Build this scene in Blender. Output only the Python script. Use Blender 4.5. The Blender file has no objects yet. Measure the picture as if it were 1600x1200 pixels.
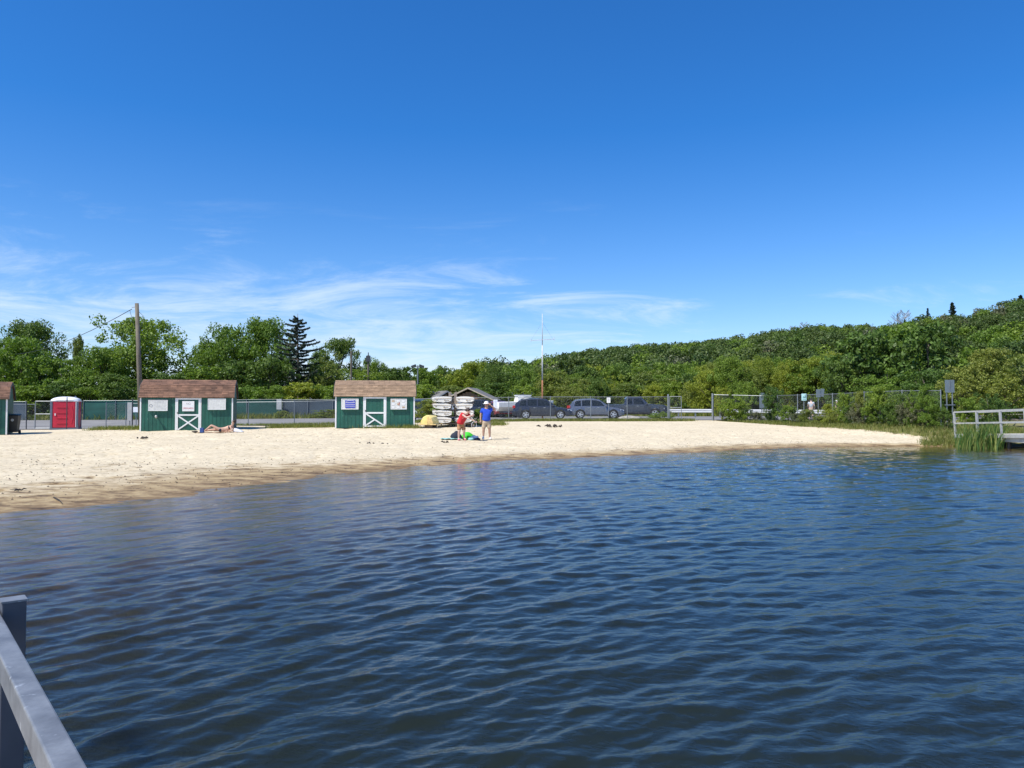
import bpy, math, random
import numpy as np
from mathutils import Vector, Matrix
R = math.radians
S = bpy.context.scene
C = S.collection
random.seed(7)
rng = np.random.default_rng(11)

# ------------------------------------------------------------------ camera
CAMH = 1.8
FPX = 1202.0
PITCH = math.atan(37 / FPX)
cam_d = bpy.data.cameras.new('camera')
cam = bpy.data.objects.new('camera', cam_d)
C.objects.link(cam)
cam.location = (0, 0, CAMH)
cam.rotation_euler = (R(90) + PITCH, 0, 0)
cam_d.sensor_width = 36
cam_d.lens = 36 * FPX / 1600
cam_d.clip_start = 0.05
cam_d.clip_end = 12000
S.camera = cam
# ------------------------------------------------------------------ light
SUN_AZ, SUN_EL = 51, 55          # azimuth measured from straight behind the camera towards its left
sd = Vector((-math.sin(R(SUN_AZ)) * math.cos(R(SUN_EL)), -math.cos(R(SUN_AZ)) * math.cos(R(SUN_EL)), math.sin(R(SUN_EL))))
sun_d = bpy.data.lights.new('sun', 'SUN')
sun_d.energy = 4.8
sun_d.angle = R(0.5)
sun_d.color = (1.0, 0.955, 0.88)
sun = bpy.data.objects.new('sun', sun_d)
C.objects.link(sun)
sun.rotation_euler = sd.to_track_quat('Z', 'Y').to_euler()
sun.location = (0, 0, 60)

W = bpy.data.worlds.new('World')
S.world = W
W.use_nodes = True
nt = W.node_tree
for n in list(nt.nodes): nt.nodes.remove(n)
def wn(t, **k):
    n = nt.nodes.new(t)
    for a, b in k.items(): setattr(n, a, b)
    return n
def wl(a, b): nt.links.new(a, b)
sky = wn('ShaderNodeTexSky', sky_type='NISHITA')
sky.sun_disc = False
sky.sun_elevation = R(SUN_EL)
sky.sun_rotation = R(180 + SUN_AZ)
sky.altitude = 200
sky.air_density = 1.0
sky.dust_density = 0.35
sky.ozone_density = 3.0
hs = wn('ShaderNodeHueSaturation')
hs.inputs['Saturation'].default_value = 1.18
hs.inputs['Value'].default_value = 1.0
wl(sky.outputs[0], hs.inputs['Color'])
tint = wn('ShaderNodeMix', data_type='RGBA', blend_type='MULTIPLY'); tint.inputs[0].default_value = 1
wl(hs.outputs[0], tint.inputs[6])
deep = wn('ShaderNodeMapRange'); DEEP = deep
tcol = wn('ShaderNodeMix', data_type='RGBA'); wl(deep.outputs[0], tcol.inputs[0])
tcol.inputs[6].default_value = (0.98, 0.98, 1.18, 1); tcol.inputs[7].default_value = (0.32, 0.80, 1.20, 1)
wl(tcol.outputs[2], tint.inputs[7])
tc = wn('ShaderNodeTexCoord')
sx = wn('ShaderNodeSeparateXYZ'); wl(tc.outputs['Generated'], sx.inputs[0])
wl(sx.outputs['Z'], DEEP.inputs[0]); DEEP.inputs[1].default_value = 0.0; DEEP.inputs[2].default_value = 0.34
def m(op, a, b=None, c=None, clamp=False):
    n = wn('ShaderNodeMath', operation=op); n.use_clamp = clamp
    for i, q in enumerate((a, b, c)):
        if q is None: continue
        if isinstance(q, (int, float)): n.inputs[i].default_value = q
        else: wl(q, n.inputs[i])
    return n.outputs[0]
# project the view direction on a high flat layer so that the wisps get smaller towards the horizon
zz = m('ADD', m('MAXIMUM', sx.outputs['Z'], 0.0), 0.11)
u = m('DIVIDE', sx.outputs['X'], zz); v = m('DIVIDE', sx.outputs['Y'], zz)
cv = wn('ShaderNodeCombineXYZ'); wl(u, cv.inputs[0]); wl(v, cv.inputs[1])
mp = wn('ShaderNodeMapping'); wl(cv.outputs[0], mp.inputs[0]); mp.inputs['Location'].default_value = (3.1, 1.7, 0)
mp.inputs['Rotation'].default_value = (0, 0, R(-28)); mp.inputs['Scale'].default_value = (0.75, 1.0, 1)
n1 = wn('ShaderNodeTexNoise'); wl(mp.outputs[0], n1.inputs['Vector'])
n1.inputs['Scale'].default_value = 1.3; n1.inputs['Detail'].default_value = 9; n1.inputs['Roughness'].default_value = 0.67; n1.inputs['Distortion'].default_value = 0.9
n2 = wn('ShaderNodeTexNoise'); wl(cv.outputs[0], n2.inputs['Vector'])
n2.inputs['Scale'].default_value = 0.16; n2.inputs['Detail'].default_value = 3
# thicker to the left, thinning out to the right and above
az = m('ARCTAN2', sx.outputs['X'], sx.outputs['Y'])
mz = wn('ShaderNodeMapRange'); mz.interpolation_type = 'SMOOTHSTEP'; wl(az, mz.inputs[0])
mz.inputs[1].default_value = 0.42; mz.inputs[2].default_value = -0.22; mz.inputs[3].default_value = 0.0; mz.inputs[4].default_value = 1.0
me = wn('ShaderNodeMapRange'); me.interpolation_type = 'SMOOTHSTEP'; wl(sx.outputs['Z'], me.inputs[0])
me.inputs[1].default_value = 0.30; me.inputs[2].default_value = 0.10; me.inputs[3].default_value = 0.0; me.inputs[4].default_value = 1.0
bias = m('MULTIPLY', m('MULTIPLY', mz.outputs[0], me.outputs[0]), 0.26)
cl = m('ADD', m('ADD', m('MULTIPLY', n1.outputs[0], 1.0), m('MULTIPLY', n2.outputs[0], 0.45)), bias)
mc = wn('ShaderNodeMapRange'); mc.interpolation_type = 'SMOOTHSTEP'; wl(cl, mc.inputs[0])
mc.inputs[1].default_value = 0.80; mc.inputs[2].default_value = 1.14; mc.inputs[3].default_value = 0.0; mc.inputs[4].default_value = 0.72
fac = m('MULTIPLY', mc.outputs[0], me.outputs[0])
mx = wn('ShaderNodeMix', data_type='RGBA'); wl(fac, mx.inputs[0]); wl(tint.outputs[2], mx.inputs[6])
mx.inputs[7].default_value = (5.6, 6.6, 7.9, 1)
bg = wn('ShaderNodeBackground'); bg.inputs['Strength'].default_value = 0.108
wl(mx.outputs[2], bg.inputs['Color'])
wo = wn('ShaderNodeOutputWorld'); wl(bg.outputs[0], wo.inputs[0])
S.view_settings.view_transform = 'Standard'
S.view_settings.look = 'None'
S.view_settings.exposure = 0.42
S.view_settings.gamma = 1
S.view_settings.use_curve_mapping = False

# ------------------------------------------------------------------ placing helpers
def ray(px, py):
    a, b = (px - 800) / FPX, -(py - 600) / FPX
    c, s = math.cos(PITCH), math.sin(PITCH)
    return a / (c - b * s), (b * c + s) / (c - b * s)      # x and z per metre of depth
def P(px, py, y):
    a, b = ray(px, py)
    return Vector((a * y, y, CAMH + b * y))

# ------------------------------------------------------------------ materials
def new_mat(name):
    mt = bpy.data.materials.new(name); mt.use_nodes = True
    t = mt.node_tree
    return mt, t, t.nodes['Principled BSDF']
def inp(t, n, key, val):
    if isinstance(val, bpy.types.NodeSocket): t.links.new(val, n.inputs[key])
    else: n.inputs[key].default_value = val
def noise(t, scale, detail=4, vec=None, rough=0.55, coord='Object', stretch=None):
    n = t.nodes.new('ShaderNodeTexNoise'); n.inputs['Scale'].default_value = scale
    n.inputs['Detail'].default_value = detail; n.inputs['Roughness'].default_value = rough
    if vec is None:
        c = t.nodes.new('ShaderNodeTexCoord'); vec = c.outputs[coord]
    if stretch:
        mpn = t.nodes.new('ShaderNodeMapping'); mpn.inputs['Scale'].default_value = stretch
        t.links.new(vec, mpn.inputs[0]); vec = mpn.outputs[0]
    t.links.new(vec, n.inputs['Vector'])
    return n.outputs[0]
def ramp(t, f, stops):
    n = t.nodes.new('ShaderNodeValToRGB'); t.links.new(f, n.inputs[0])
    e = n.color_ramp.elements
    while len(e) < len(stops): e.new(0.5)
    for q, (p, c) in zip(e, stops):
        q.position = p; q.color = (c[0], c[1], c[2], 1)
    return n.outputs[0]
def mix(t, f, a, b, mode='MIX'):
    n = t.nodes.new('ShaderNodeMix'); n.data_type = 'RGBA'; n.blend_type = mode
    for i, q in ((0, f), (6, a), (7, b)):
        if isinstance(q, bpy.types.NodeSocket): t.links.new(q, n.inputs[i])
        elif isinstance(q, (int, float)): n.inputs[i].default_value = q
        else: n.inputs[i].default_value = (q[0], q[1], q[2], 1)
    return n.outputs[2]
def mth(t, op, a, b=None, clamp=False):
    n = t.nodes.new('ShaderNodeMath'); n.operation = op; n.use_clamp = clamp
    for i, q in enumerate((a, b)):
        if q is None: continue
        if isinstance(q, (int, float)): n.inputs[i].default_value = q
        else: t.links.new(q, n.inputs[i])
    return n.outputs[0]
def bump(t, bs, h, dist, strength=1.0):
    n = t.nodes.new('ShaderNodeBump'); n.inputs['Distance'].default_value = dist; n.inputs['Strength'].default_value = strength
    t.links.new(h, n.inputs['Height']); t.links.new(n.outputs[0], bs.inputs['Normal'])
def mat(name, col, rough=0.6, var=0.25, scale=3.0, metal=0.0, bmp=0.0, bscale=30, spec=None, coat=0, stretch=None, island=0.0):
    mt, t, b = new_mat(name)
    f = noise(t, scale, 5, stretch=stretch)
    lo = [c * (1 - var) for c in col]; hi = [min(1, c * (1 + var)) for c in col]
    c = ramp(t, f, [(0.3, lo), (0.7, hi)])
    if island:
        g = t.nodes.new('ShaderNodeNewGeometry')
        k = ramp(t, g.outputs['Random Per Island'], [(0, [1 - island] * 3), (1, [1.0 + island * .35] * 3)])
        c = mix(t, 1.0, c, k, 'MULTIPLY')
    t.links.new(c, b.inputs['Base Color'])
    b.inputs['Roughness'].default_value = rough; b.inputs['Metallic'].default_value = metal
    if spec is not None: b.inputs['Specular IOR Level'].default_value = spec
    if coat: b.inputs['Coat Weight'].default_value = coat; b.inputs['Coat Roughness'].default_value = 0.06
    if bmp: bump(t, b, noise(t, bscale, 4, stretch=stretch), bmp)
    return mt
def leaf_mat(name, cols, transl=0.36):
    mt, t, b = new_mat(name)
    g = t.nodes.new('ShaderNodeNewGeometry'); oi = t.nodes.new('ShaderNodeObjectInfo')
    c = ramp(t, g.outputs['Random Per Island'], [(0, cols[0]), (0.5, cols[1]), (1, cols[2])])
    o = ramp(t, oi.outputs['Random'], [(0, (0.78, 0.86, 0.80)), (1, (1.18, 1.1, 1.0))])
    c = mix(t, 1.0, c, o, 'MULTIPLY')
    t.links.new(c, b.inputs['Base Color']); b.inputs['Roughness'].default_value = 0.55
    b.inputs['Specular IOR Level'].default_value = 0.35
    tr = t.nodes.new('ShaderNodeBsdfTranslucent')
    c2 = mix(t, 1.0, c, (1.15, 1.25, 0.55), 'MULTIPLY')
    t.links.new(c2, tr.inputs[0])
    mxs = t.nodes.new('ShaderNodeMixShader'); mxs.inputs[0].default_value = transl
    t.links.new(b.outputs[0], mxs.inputs[1]); t.links.new(tr.outputs[0], mxs.inputs[2])
    t.links.new(mxs.outputs[0], t.nodes['Material Output'].inputs[0])
    return mt

M = {}
M['leaf_mid'] = leaf_mat('leaf mid green', [(0.105, 0.165, 0.02), (0.155, 0.235, 0.03), (0.22, 0.31, 0.045)])
M['leaf_dark'] = leaf_mat('leaf dark green', [(0.055, 0.10, 0.017), (0.085, 0.145, 0.024), (0.13, 0.205, 0.036)], 0.28)
M['leaf_yellow'] = leaf_mat('leaf yellow green', [(0.15, 0.19, 0.02), (0.23, 0.28, 0.03), (0.33, 0.36, 0.05)])
M['leaf_olive'] = leaf_mat('leaf olive', [(0.12, 0.155, 0.032), (0.175, 0.215, 0.042), (0.24, 0.28, 0.06)])
M['leaf_hill'] = leaf_mat('leaf hill forest', [(0.046, 0.078, 0.017), (0.07, 0.11, 0.022), (0.105, 0.15, 0.030)], 0.24)
M['leaf_grey'] = leaf_mat('leaf grey twigs', [(0.09, 0.105, 0.055), (0.12, 0.135, 0.07), (0.17, 0.175, 0.10)], 0.15)
M['needle'] = leaf_mat('spruce needles', [(0.010, 0.024, 0.014), (0.020, 0.038, 0.022), (0.034, 0.056, 0.032)], 0.08)
M['grass'] = leaf_mat('grass blades', [(0.09, 0.13, 0.025), (0.16, 0.19, 0.04), (0.27, 0.25, 0.09)])
M['reed'] = leaf_mat('reed blades', [(0.06, 0.13, 0.03), (0.11, 0.20, 0.045), (0.36, 0.34, 0.10)])
M['bark'] = mat('bark', (0.11, 0.09, 0.07), 0.9, 0.4, 6, bmp=0.03)
M['twig'] = mat('bare grey twigs', (0.26, 0.23, 0.20), 0.9, 0.3, 6)
M['green'] = mat('green painted siding', (0.012, 0.10, 0.068), 0.55, 0.16, 1.6, bmp=0.003, bscale=40, stretch=(6, 6, 0.5))
def _chips(mt, th=.70):
    t = mt.node_tree; b = t.nodes['Principled BSDF']; src = b.inputs['Base Color'].links[0].from_socket
    g = ramp(t, noise(t, 9, 8, rough=.75, stretch=(1.5, 1.5, .6)), [(th - .06, (0, 0, 0)), (th - .04, (1, 1, 1))])
    f = ramp(t, noise(t, .9, 6, rough=.7), [(.35, (.8, .82, .84)), (.7, (1.2, 1.14, 1.14))])
    c = mix(t, mth(t, 'MULTIPLY', g, .5), mix(t, 1.0, src, f, 'MULTIPLY'), (.36, .40, .37)); t.links.new(c, b.inputs['Base Color'])
_chips(M['green'])
M['white_trim'] = mat('white painted trim', (0.78, 0.78, 0.76), 0.5, 0.05, 4, bmp=0.002)
M['brown_shingle'] = mat('brown asphalt shingles', (0.19, 0.10, 0.062), 0.9, 0.30, 2.0, bmp=0.006, bscale=60, island=0.4)
M['tan_shingle'] = mat('tan asphalt shingles', (0.30, 0.20, 0.125), 0.9, 0.22, 2.0, bmp=0.006, bscale=60, island=0.28)
M['whiteboard'] = mat('weathered white board', (0.66, 0.66, 0.62), 0.6, 0.14, 9)
M['paper'] = mat('white sign face', (0.80, 0.79, 0.77), 0.6, 0.03, 4)
M['blue_print'] = mat('blue print', (0.03, 0.05, 0.42), 0.5, 0.05)
M['red_print'] = mat('red print', (0.50, 0.05, 0.05), 0.5, 0.1)
M['grey_print'] = mat('grey print', (0.30, 0.30, 0.30), 0.6, 0.1)
M['galv'] = mat('galvanised steel', (0.22, 0.24, 0.25), 0.45, 0.15, 8, metal=0.4)
M['dark_steel'] = mat('dark steel', (0.05, 0.055, 0.06), 0.5, 0.2, 8, metal=0.3)
M['screen'] = mat('green windscreen fabric', (0.012, 0.075, 0.060), 0.85, 0.3, 0.5, stretch=(1, 1, 3))
M['screen_grey'] = mat('grey windscreen fabric', (0.045, 0.065, 0.085), 0.85, 0.25, 0.5)
M['alu'] = mat('brushed aluminium rail', (0.26, 0.27, 0.275), 0.42, 0.22, 11, metal=0.35, bmp=0.0006, bscale=90)
def _stain(mt):
    t = mt.node_tree; b = t.nodes['Principled BSDF']; src = b.inputs['Base Color'].links[0].from_socket
    f = noise(t, 26, 3, stretch=(1, 1, .6)); g = ramp(t, f, [(0.66, (0, 0, 0)), (0.72, (1, 1, 1))]); h = ramp(t, noise(t, 3.0, 6, rough=.7), [(0.4, (0.62, 0.62, 0.64)), (0.65, (1.15, 1.15, 1.15))])
    c = mix(t, mth(t, 'MULTIPLY', g, 0.55), mix(t, 1.0, src, h, 'MULTIPLY'), (0.55, 0.58, 0.60)); t.links.new(c, b.inputs['Base Color'])
_stain(M['alu'])
M['post_alu'] = mat('anodised post', (0.085, 0.093, 0.11), 0.5, 0.10, 10, metal=0.4)
M['alu_dull'] = mat('dull aluminium', (0.42, 0.42, 0.40), 0.5, 0.12, 6, metal=0.3)
M['wood_grey'] = mat('weathered wood', (0.24, 0.20, 0.16), 0.85, 0.3, 4, bmp=0.004, stretch=(1, 1, 0.2))
M['pole_wood'] = mat('utility pole wood', (0.145, 0.125, 0.095), 0.9, 0.3, 2.2, bmp=0.01, stretch=(5, 5, 0.5))
M['rust'] = mat('rusty steel', (0.28, 0.12, 0.06), 0.8, 0.4, 5)
M['red_plastic'] = mat('red moulded plastic', (0.52, 0.022, 0.05), 0.45, 0.12, 2)
M['grey_plastic'] = mat('grey blue plastic', (0.12, 0.15, 0.20), 0.5, 0.1)
M['white_plastic'] = mat('white translucent plastic', (0.75, 0.77, 0.80), 0.4, 0.05)
M['bin_plastic'] = mat('dark bin plastic', (0.018, 0.018, 0.018), 0.5, 0.2)
M['hull'] = mat('white gelcoat hull', (0.84, 0.81, 0.74), 0.35, 0.07, 5)
M['hull_grey'] = mat('chalky mast paint', (0.5, 0.5, 0.5), 0.6, 0.1)
M['hull_edge'] = mat('stained hull edge', (0.45, 0.38, 0.28), 0.6, 0.3, 9)
M['yellow'] = mat('faded yellow fibreglass', (0.80, 0.64, 0.22), 0.5, 0.15, 4)
M['yellow_dirty'] = mat('dirty yellow fibreglass', (0.68, 0.48, 0.20), 0.6, 0.3, 8)
M['asphalt'] = None
M['tyre'] = mat('tyre rubber', (0.015, 0.015, 0.016), 0.8, 0.2)
M['rim'] = mat('alloy rim', (0.55, 0.56, 0.58), 0.3, 0.05, metal=0.6)
M['glass'] = mat('car glass', (0.010, 0.014, 0.017), 0.05, 0.1, spec=0.35)
M['paint_navy'] = mat('dark slate car paint', (0.024, 0.028, 0.042), 0.28, 0.05, coat=0.8, metal=0.3)
M['paint_grey'] = mat('steel grey car paint', (0.12, 0.135, 0.17), 0.26, 0.05, coat=0.8, metal=0.4)
M['paint_blue'] = mat('dark blue grey truck paint', (0.038, 0.046, 0.066), 0.3, 0.05, coat=0.8, metal=0.3)
M['paint_silver'] = mat('silver car paint', (0.40, 0.42, 0.44), 0.28, 0.05, coat=0.8, metal=0.4)
M['paint_red'] = mat('maroon car paint', (0.18, 0.03, 0.03), 0.28, 0.05, coat=0.8)
M['black_trim'] = mat('black plastic trim', (0.02, 0.02, 0.022), 0.6, 0.1)
M['headlamp'] = mat('headlamp lens', (0.7, 0.72, 0.75), 0.12, 0.05, spec=0.8)
M['taillamp'] = mat('tail lamp lens', (0.42, 0.02, 0.02), 0.15, 0.05)
M['chrome'] = mat('bright trim', (0.6, 0.6, 0.62), 0.2, 0.05, metal=0.8)
M['skin_m'] = mat('skin', (0.45, 0.26, 0.18), 0.55, 0.08)
M['skin_f'] = mat('tanned skin', (0.50, 0.30, 0.21), 0.55, 0.08)
M['skin_pale'] = mat('fair skin', (0.60, 0.40, 0.32), 0.55, 0.06)
M['hair'] = mat('dark brown hair', (0.035, 0.02, 0.012), 0.6, 0.3, 20)
M['tee_blue'] = mat('bright blue cotton', (0.012, 0.065, 0.50), 0.85, 0.12, 6, bmp=0.01, bscale=12)
M['tee_red'] = mat('red cotton', (0.52, 0.02, 0.03), 0.85, 0.12, 6, bmp=0.01, bscale=12)
M['khaki'] = mat('khaki cotton', (0.46, 0.36, 0.25), 0.85, 0.12, 6, bmp=0.01, bscale=12)
M['tee_grey'] = mat('light grey cotton', (0.42, 0.47, 0.52), 0.85, 0.1, 6)
M['dark_cloth'] = mat('dark navy cloth', (0.018, 0.022, 0.04), 0.85, 0.2, 6)
M['blue_cloth'] = mat('denim blue cloth', (0.03, 0.07, 0.22), 0.85, 0.2, 6)
M['white_cloth'] = mat('white cloth', (0.72, 0.71, 0.70), 0.85, 0.08, 8, bmp=0.01, bscale=10)
M['green_cloth'] = mat('bright green cloth', (0.05, 0.52, 0.03), 0.7, 0.2, 8, bmp=0.01, bscale=10)
M['teal_cloth'] = mat('pale teal cloth', (0.25, 0.48, 0.46), 0.8, 0.15, 8)
M['towel'] = mat('tan towel', (0.50, 0.36, 0.24), 0.9, 0.15, 8)
M['pink'] = mat('pink rubber', (0.62, 0.10, 0.20), 0.6, 0.1)
M['weed'] = mat('dark driftwood and weed', (0.045, 0.035, 0.026), 0.9, 0.4, 12)
M['stone'] = mat('grey stone', (0.30, 0.28, 0.25), 0.85, 0.25, 5, bmp=0.02, bscale=10)
M['sign_grey'] = mat('back of aluminium sign', (0.17, 0.21, 0.23), 0.55, 0.1, metal=0.3)
M['sign_teal'] = mat('pale teal sign', (0.50, 0.76, 0.74), 0.5, 0.04)
M['sign_dark'] = mat('dark teal emblem', (0.02, 0.14, 0.16), 0.5, 0.1)
M['roof_grey'] = mat('grey roof shingles', (0.15, 0.145, 0.14), 0.9, 0.2, 3)
M['wall_tan'] = mat('tan clapboard', (0.30, 0.22, 0.15), 0.8, 0.15, 3)
M['wall_brown'] = mat('brown gable boards', (0.22, 0.13, 0.08), 0.8, 0.15, 3)
M['float'] = mat('pale concrete float', (0.52, 0.50, 0.45), 0.8, 0.12, 4, bmp=0.01)
M['print_short'] = None
def _patterned():
    mt, t, b = new_mat('patterned beach shorts')
    f = noise(t, 22, 2)
    c = ramp(t, f, [(0.36, (0.03, 0.05, 0.03)), (0.46, (0.45, 0.30, 0.12)), (0.58, (0.40, 0.07, 0.05)), (0.66, (0.5, 0.42, 0.26))])
    t.links.new(c, b.inputs['Base Color']); b.inputs['Roughness'].default_value = 0.85
    return mt
M['print_short'] = _patterned()
def _asphalt():
    mt, t, b = new_mat('old grey asphalt')
    f = noise(t, 0.35, 8, rough=0.7); g = noise(t, 40, 3)
    c = ramp(t, f, [(0.3, (0.17, 0.165, 0.16)), (0.7, (0.27, 0.26, 0.245))])
    c = mix(t, 0.5, c, ramp(t, g, [(0.3, (0.6, 0.6, 0.6)), (0.7, (1.1, 1.1, 1.1))]), 'MULTIPLY')
    t.links.new(c, b.inputs['Base Color']); b.inputs['Roughness'].default_value = 0.9
    bump(t, b, g, 0.01)
    return mt
M['asphalt'] = _asphalt()

# ------------------------------------------------------------------ object helpers
def tag(o, label=None, cat=None, group=None, kind=None):
    if label: o['label'] = label
    if cat: o['category'] = cat
    if group: o['group'] = group
    if kind: o['kind'] = kind
    return o
def empty(name, loc, rz=0, label=None, cat=None, group=None):
    o = bpy.data.objects.new(name, None); C.objects.link(o)
    o.empty_display_size = 0.2
    o.location = loc; o.rotation_euler = (0, 0, rz)
    return tag(o, label, cat, group)
def link_mesh(name, me, material=None, parent=None, loc=None, rot=None, scale=None):
    o = bpy.data.objects.new(name, me); C.objects.link(o)
    if material is not None:
        if len(me.materials) == 0: me.materials.append(material)
        elif me.materials[0] is not material:
            o.material_slots[0].link = 'OBJECT'; o.material_slots[0].material = material
    if parent: o.parent = parent
    if loc is not None: o.location = loc
    if rot is not None: o.rotation_euler = rot
    if scale is not None: o.scale = scale
    return o
def arr_mesh(name, V, F, smooth=False):
    V = np.asarray(V, dtype=np.float32); F = np.asarray(F, dtype=np.int32)
    me = bpy.data.meshes.new(name)
    k = F.shape[1]
    me.vertices.add(len(V)); me.vertices.foreach_set('co', V.ravel())
    me.loops.add(F.size); me.loops.foreach_set('vertex_index', F.ravel())
    me.polygons.add(len(F)); me.polygons.foreach_set('loop_start', np.arange(0, F.size, k, dtype=np.int32))
    if smooth: me.polygons.foreach_set('use_smooth', np.ones(len(F), dtype=bool))
    me.update(calc_edges=True)
    return me
class MB:
    def __init__(s): s.v = []; s.f = []
    def add(s, vs, fs):
        o = len(s.v); s.v += [tuple(q) for q in vs]; s.f += [tuple(i + o for i in f) for f in fs]; return s
    def box(s, c, d, rot=None, taper=1.0):
        c = Vector(c); x, y, z = d[0] / 2, d[1] / 2, d[2] / 2
        vs = [Vector((a * x * (taper if e > 0 else 1), b * y * (taper if e > 0 else 1), e * z)) for e in (-1, 1) for a, b in ((-1, -1), (1, -1), (1, 1), (-1, 1))]
        if rot is not None:
            mm = rot if isinstance(rot, Matrix) else Matrix.Rotation(rot, 3, 'Z')
            vs = [mm @ q for q in vs]
        return s.add([q + c for q in vs], [(3, 2, 1, 0), (4, 5, 6, 7), (0, 1, 5, 4), (1, 2, 6, 5), (2, 3, 7, 6), (3, 0, 4, 7)])
    def beam(s, a, b, w, h=None, up=(0, 0, 1)):
        a, b = Vector(a), Vector(b); d = b - a; L = d.length; d.normalize(); u = Vector(up)
        if abs(d.dot(u)) > 0.95: u = Vector((0, 1, 0))
        sdv = d.cross(u).normalized(); u = sdv.cross(d)
        return s.box((a + b) / 2, (w, h or w, L), Matrix((sdv, u, d)).transposed())
    def tube(s, pts, r, n=8, cap=True):
        pts = [Vector(p) for p in pts]
        rs = r if isinstance(r, (list, tuple)) else [r] * len(pts)
        o = len(s.v); prev = None
        for i, p in enumerate(pts):
            d = (pts[min(i + 1, len(pts) - 1)] - pts[max(i - 1, 0)]).normalized()
            ref = Vector((0, 0, 1)) if abs(d.z) < 0.9 else Vector((1, 0, 0))
            if prev is not None: ref = prev
            a = d.cross(ref); a.normalize(); b = a.cross(d); prev = b
            for k in range(n):
                t = 2 * math.pi * k / n
                s.v.append(tuple(p + (a * math.cos(t) + b * math.sin(t)) * rs[i]))
        for i in range(len(pts) - 1):
            for k in range(n):
                k2 = (k + 1) % n
                s.f.append((o + i * n + k, o + i * n + k2, o + (i + 1) * n + k2, o + (i + 1) * n + k))
        if cap:
            s.f.append(tuple(o + k for k in reversed(range(n)))); s.f.append(tuple(o + (len(pts) - 1) * n + k for k in range(n)))
        return s
    def loft(s, secs, closed=True, cap=True):
        o = len(s.v); n = len(secs[0])
        for q in secs: s.v += [tuple(p) for p in q]
        for i in range(len(secs) - 1):
            for k in range(n if closed else n - 1):
                k2 = (k + 1) % n
                s.f.append((o + i * n + k, o + i * n + k2, o + (i + 1) * n + k2, o + (i + 1) * n + k))
        if cap:
            s.f.append(tuple(o + k for k in reversed(range(n)))); s.f.append(tuple(o + (len(secs) - 1) * n + k for k in range(n)))
        return s
    def prism(s, poly, a, b, axis='y'):
        f = {'y': lambda p, q: (p[0], q, p[1]), 'x': lambda p, q: (q, p[0], p[1]), 'z': lambda p, q: (p[0], p[1], q)}[axis]
        n = len(poly)
        vs = [f(p, a) for p in poly] + [f(p, b) for p in poly]
        fs = [tuple(range(n)), tuple(reversed(range(n, 2 * n)))] + [(i, i + n, (i + 1) % n + n, (i + 1) % n) for i in range(n)]
        return s.add(vs, fs)
    def ball(s, c, r, nu=12, nv=8):
        if not isinstance(r, (tuple, list)): r = (r, r, r)
        vs = [(c[0], c[1], c[2] - r[2])]
        for j in range(1, nv):
            t = math.pi * j / nv
            for k in range(nu):
                p = 2 * math.pi * k / nu
                vs.append((c[0] + r[0] * math.sin(t) * math.cos(p), c[1] + r[1] * math.sin(t) * math.sin(p), c[2] - r[2] * math.cos(t)))
        vs.append((c[0], c[1], c[2] + r[2])); L = len(vs) - 1
        fs = [(0, 1 + (k + 1) % nu, 1 + k) for k in range(nu)]
        for j in range(nv - 2):
            for k in range(nu):
                a = 1 + j * nu; fs.append((a + k, a + (k + 1) % nu, a + nu + (k + 1) % nu, a + nu + k))
        a = 1 + (nv - 2) * nu
        fs += [(L, a + k, a + (k + 1) % nu) for k in range(nu)]
        return s.add(vs, fs)
    def mesh(s, name, smooth=False, fix=True):
        me = bpy.data.meshes.new(name); me.from_pydata(s.v, [], s.f)
        if fix:
            import bmesh
            bm = bmesh.new(); bm.from_mesh(me); bmesh.ops.recalc_face_normals(bm, faces=bm.faces); bm.to_mesh(me); bm.free()
        if smooth:
            me.polygons.foreach_set('use_smooth', np.ones(len(me.polygons), dtype=bool))
        me.update()
        return me
    def build(s, name, material, parent=None, smooth=False, bevel=0, **k):
        o = link_mesh(name, s.mesh(name, smooth), material, parent, **k)
        if bevel:
            b = o.modifiers.new('bevel', 'BEVEL'); b.width = bevel; b.segments = 2; b.limit_method = 'ANGLE'
        return o
def copy_tree(o, parent=None):
    c = o.copy(); C.objects.link(c)
    if parent: c.parent = parent
    for ch in o.children: copy_tree(ch, c)
    return c

# ------------------------------------------------------------------ terrain heights
shore_px = [(0, 801), (50, 796), (100, 792), (150, 786), (200, 781), (250, 776), (300, 771), (350, 764), (400, 757), (450, 750), (500, 744), (550, 739), (600, 734), (650, 730), (700, 726), (750, 722), (800, 719),
            (850, 717), (900, 715), (950, 713), (1000, 711), (1050, 708.5), (1100, 706), (1150, 703.5), (1200, 701), (1250, 699.8), (1300, 698.5), (1350, 698), (1400, 697.5), (1450, 697.5), (1500, 697.5), (1550, 699), (1600, 701)]
shore = []
for px, py in shore_px:
    a, b = ray(px, py); y = -CAMH / b; shore.append((a * y, y))
shore = [(-11.5, 4.0), (-10.8, 8.5), (-10.0, 11.5)] + shore + [(25.5, 31.5), (31, 30), (38, 28)]
shore = np.array(shore)
_ctrl = []
def cz(px, py, y):
    p = P(px, py, y); _ctrl.append((p.x, p.y, p.z))
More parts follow.
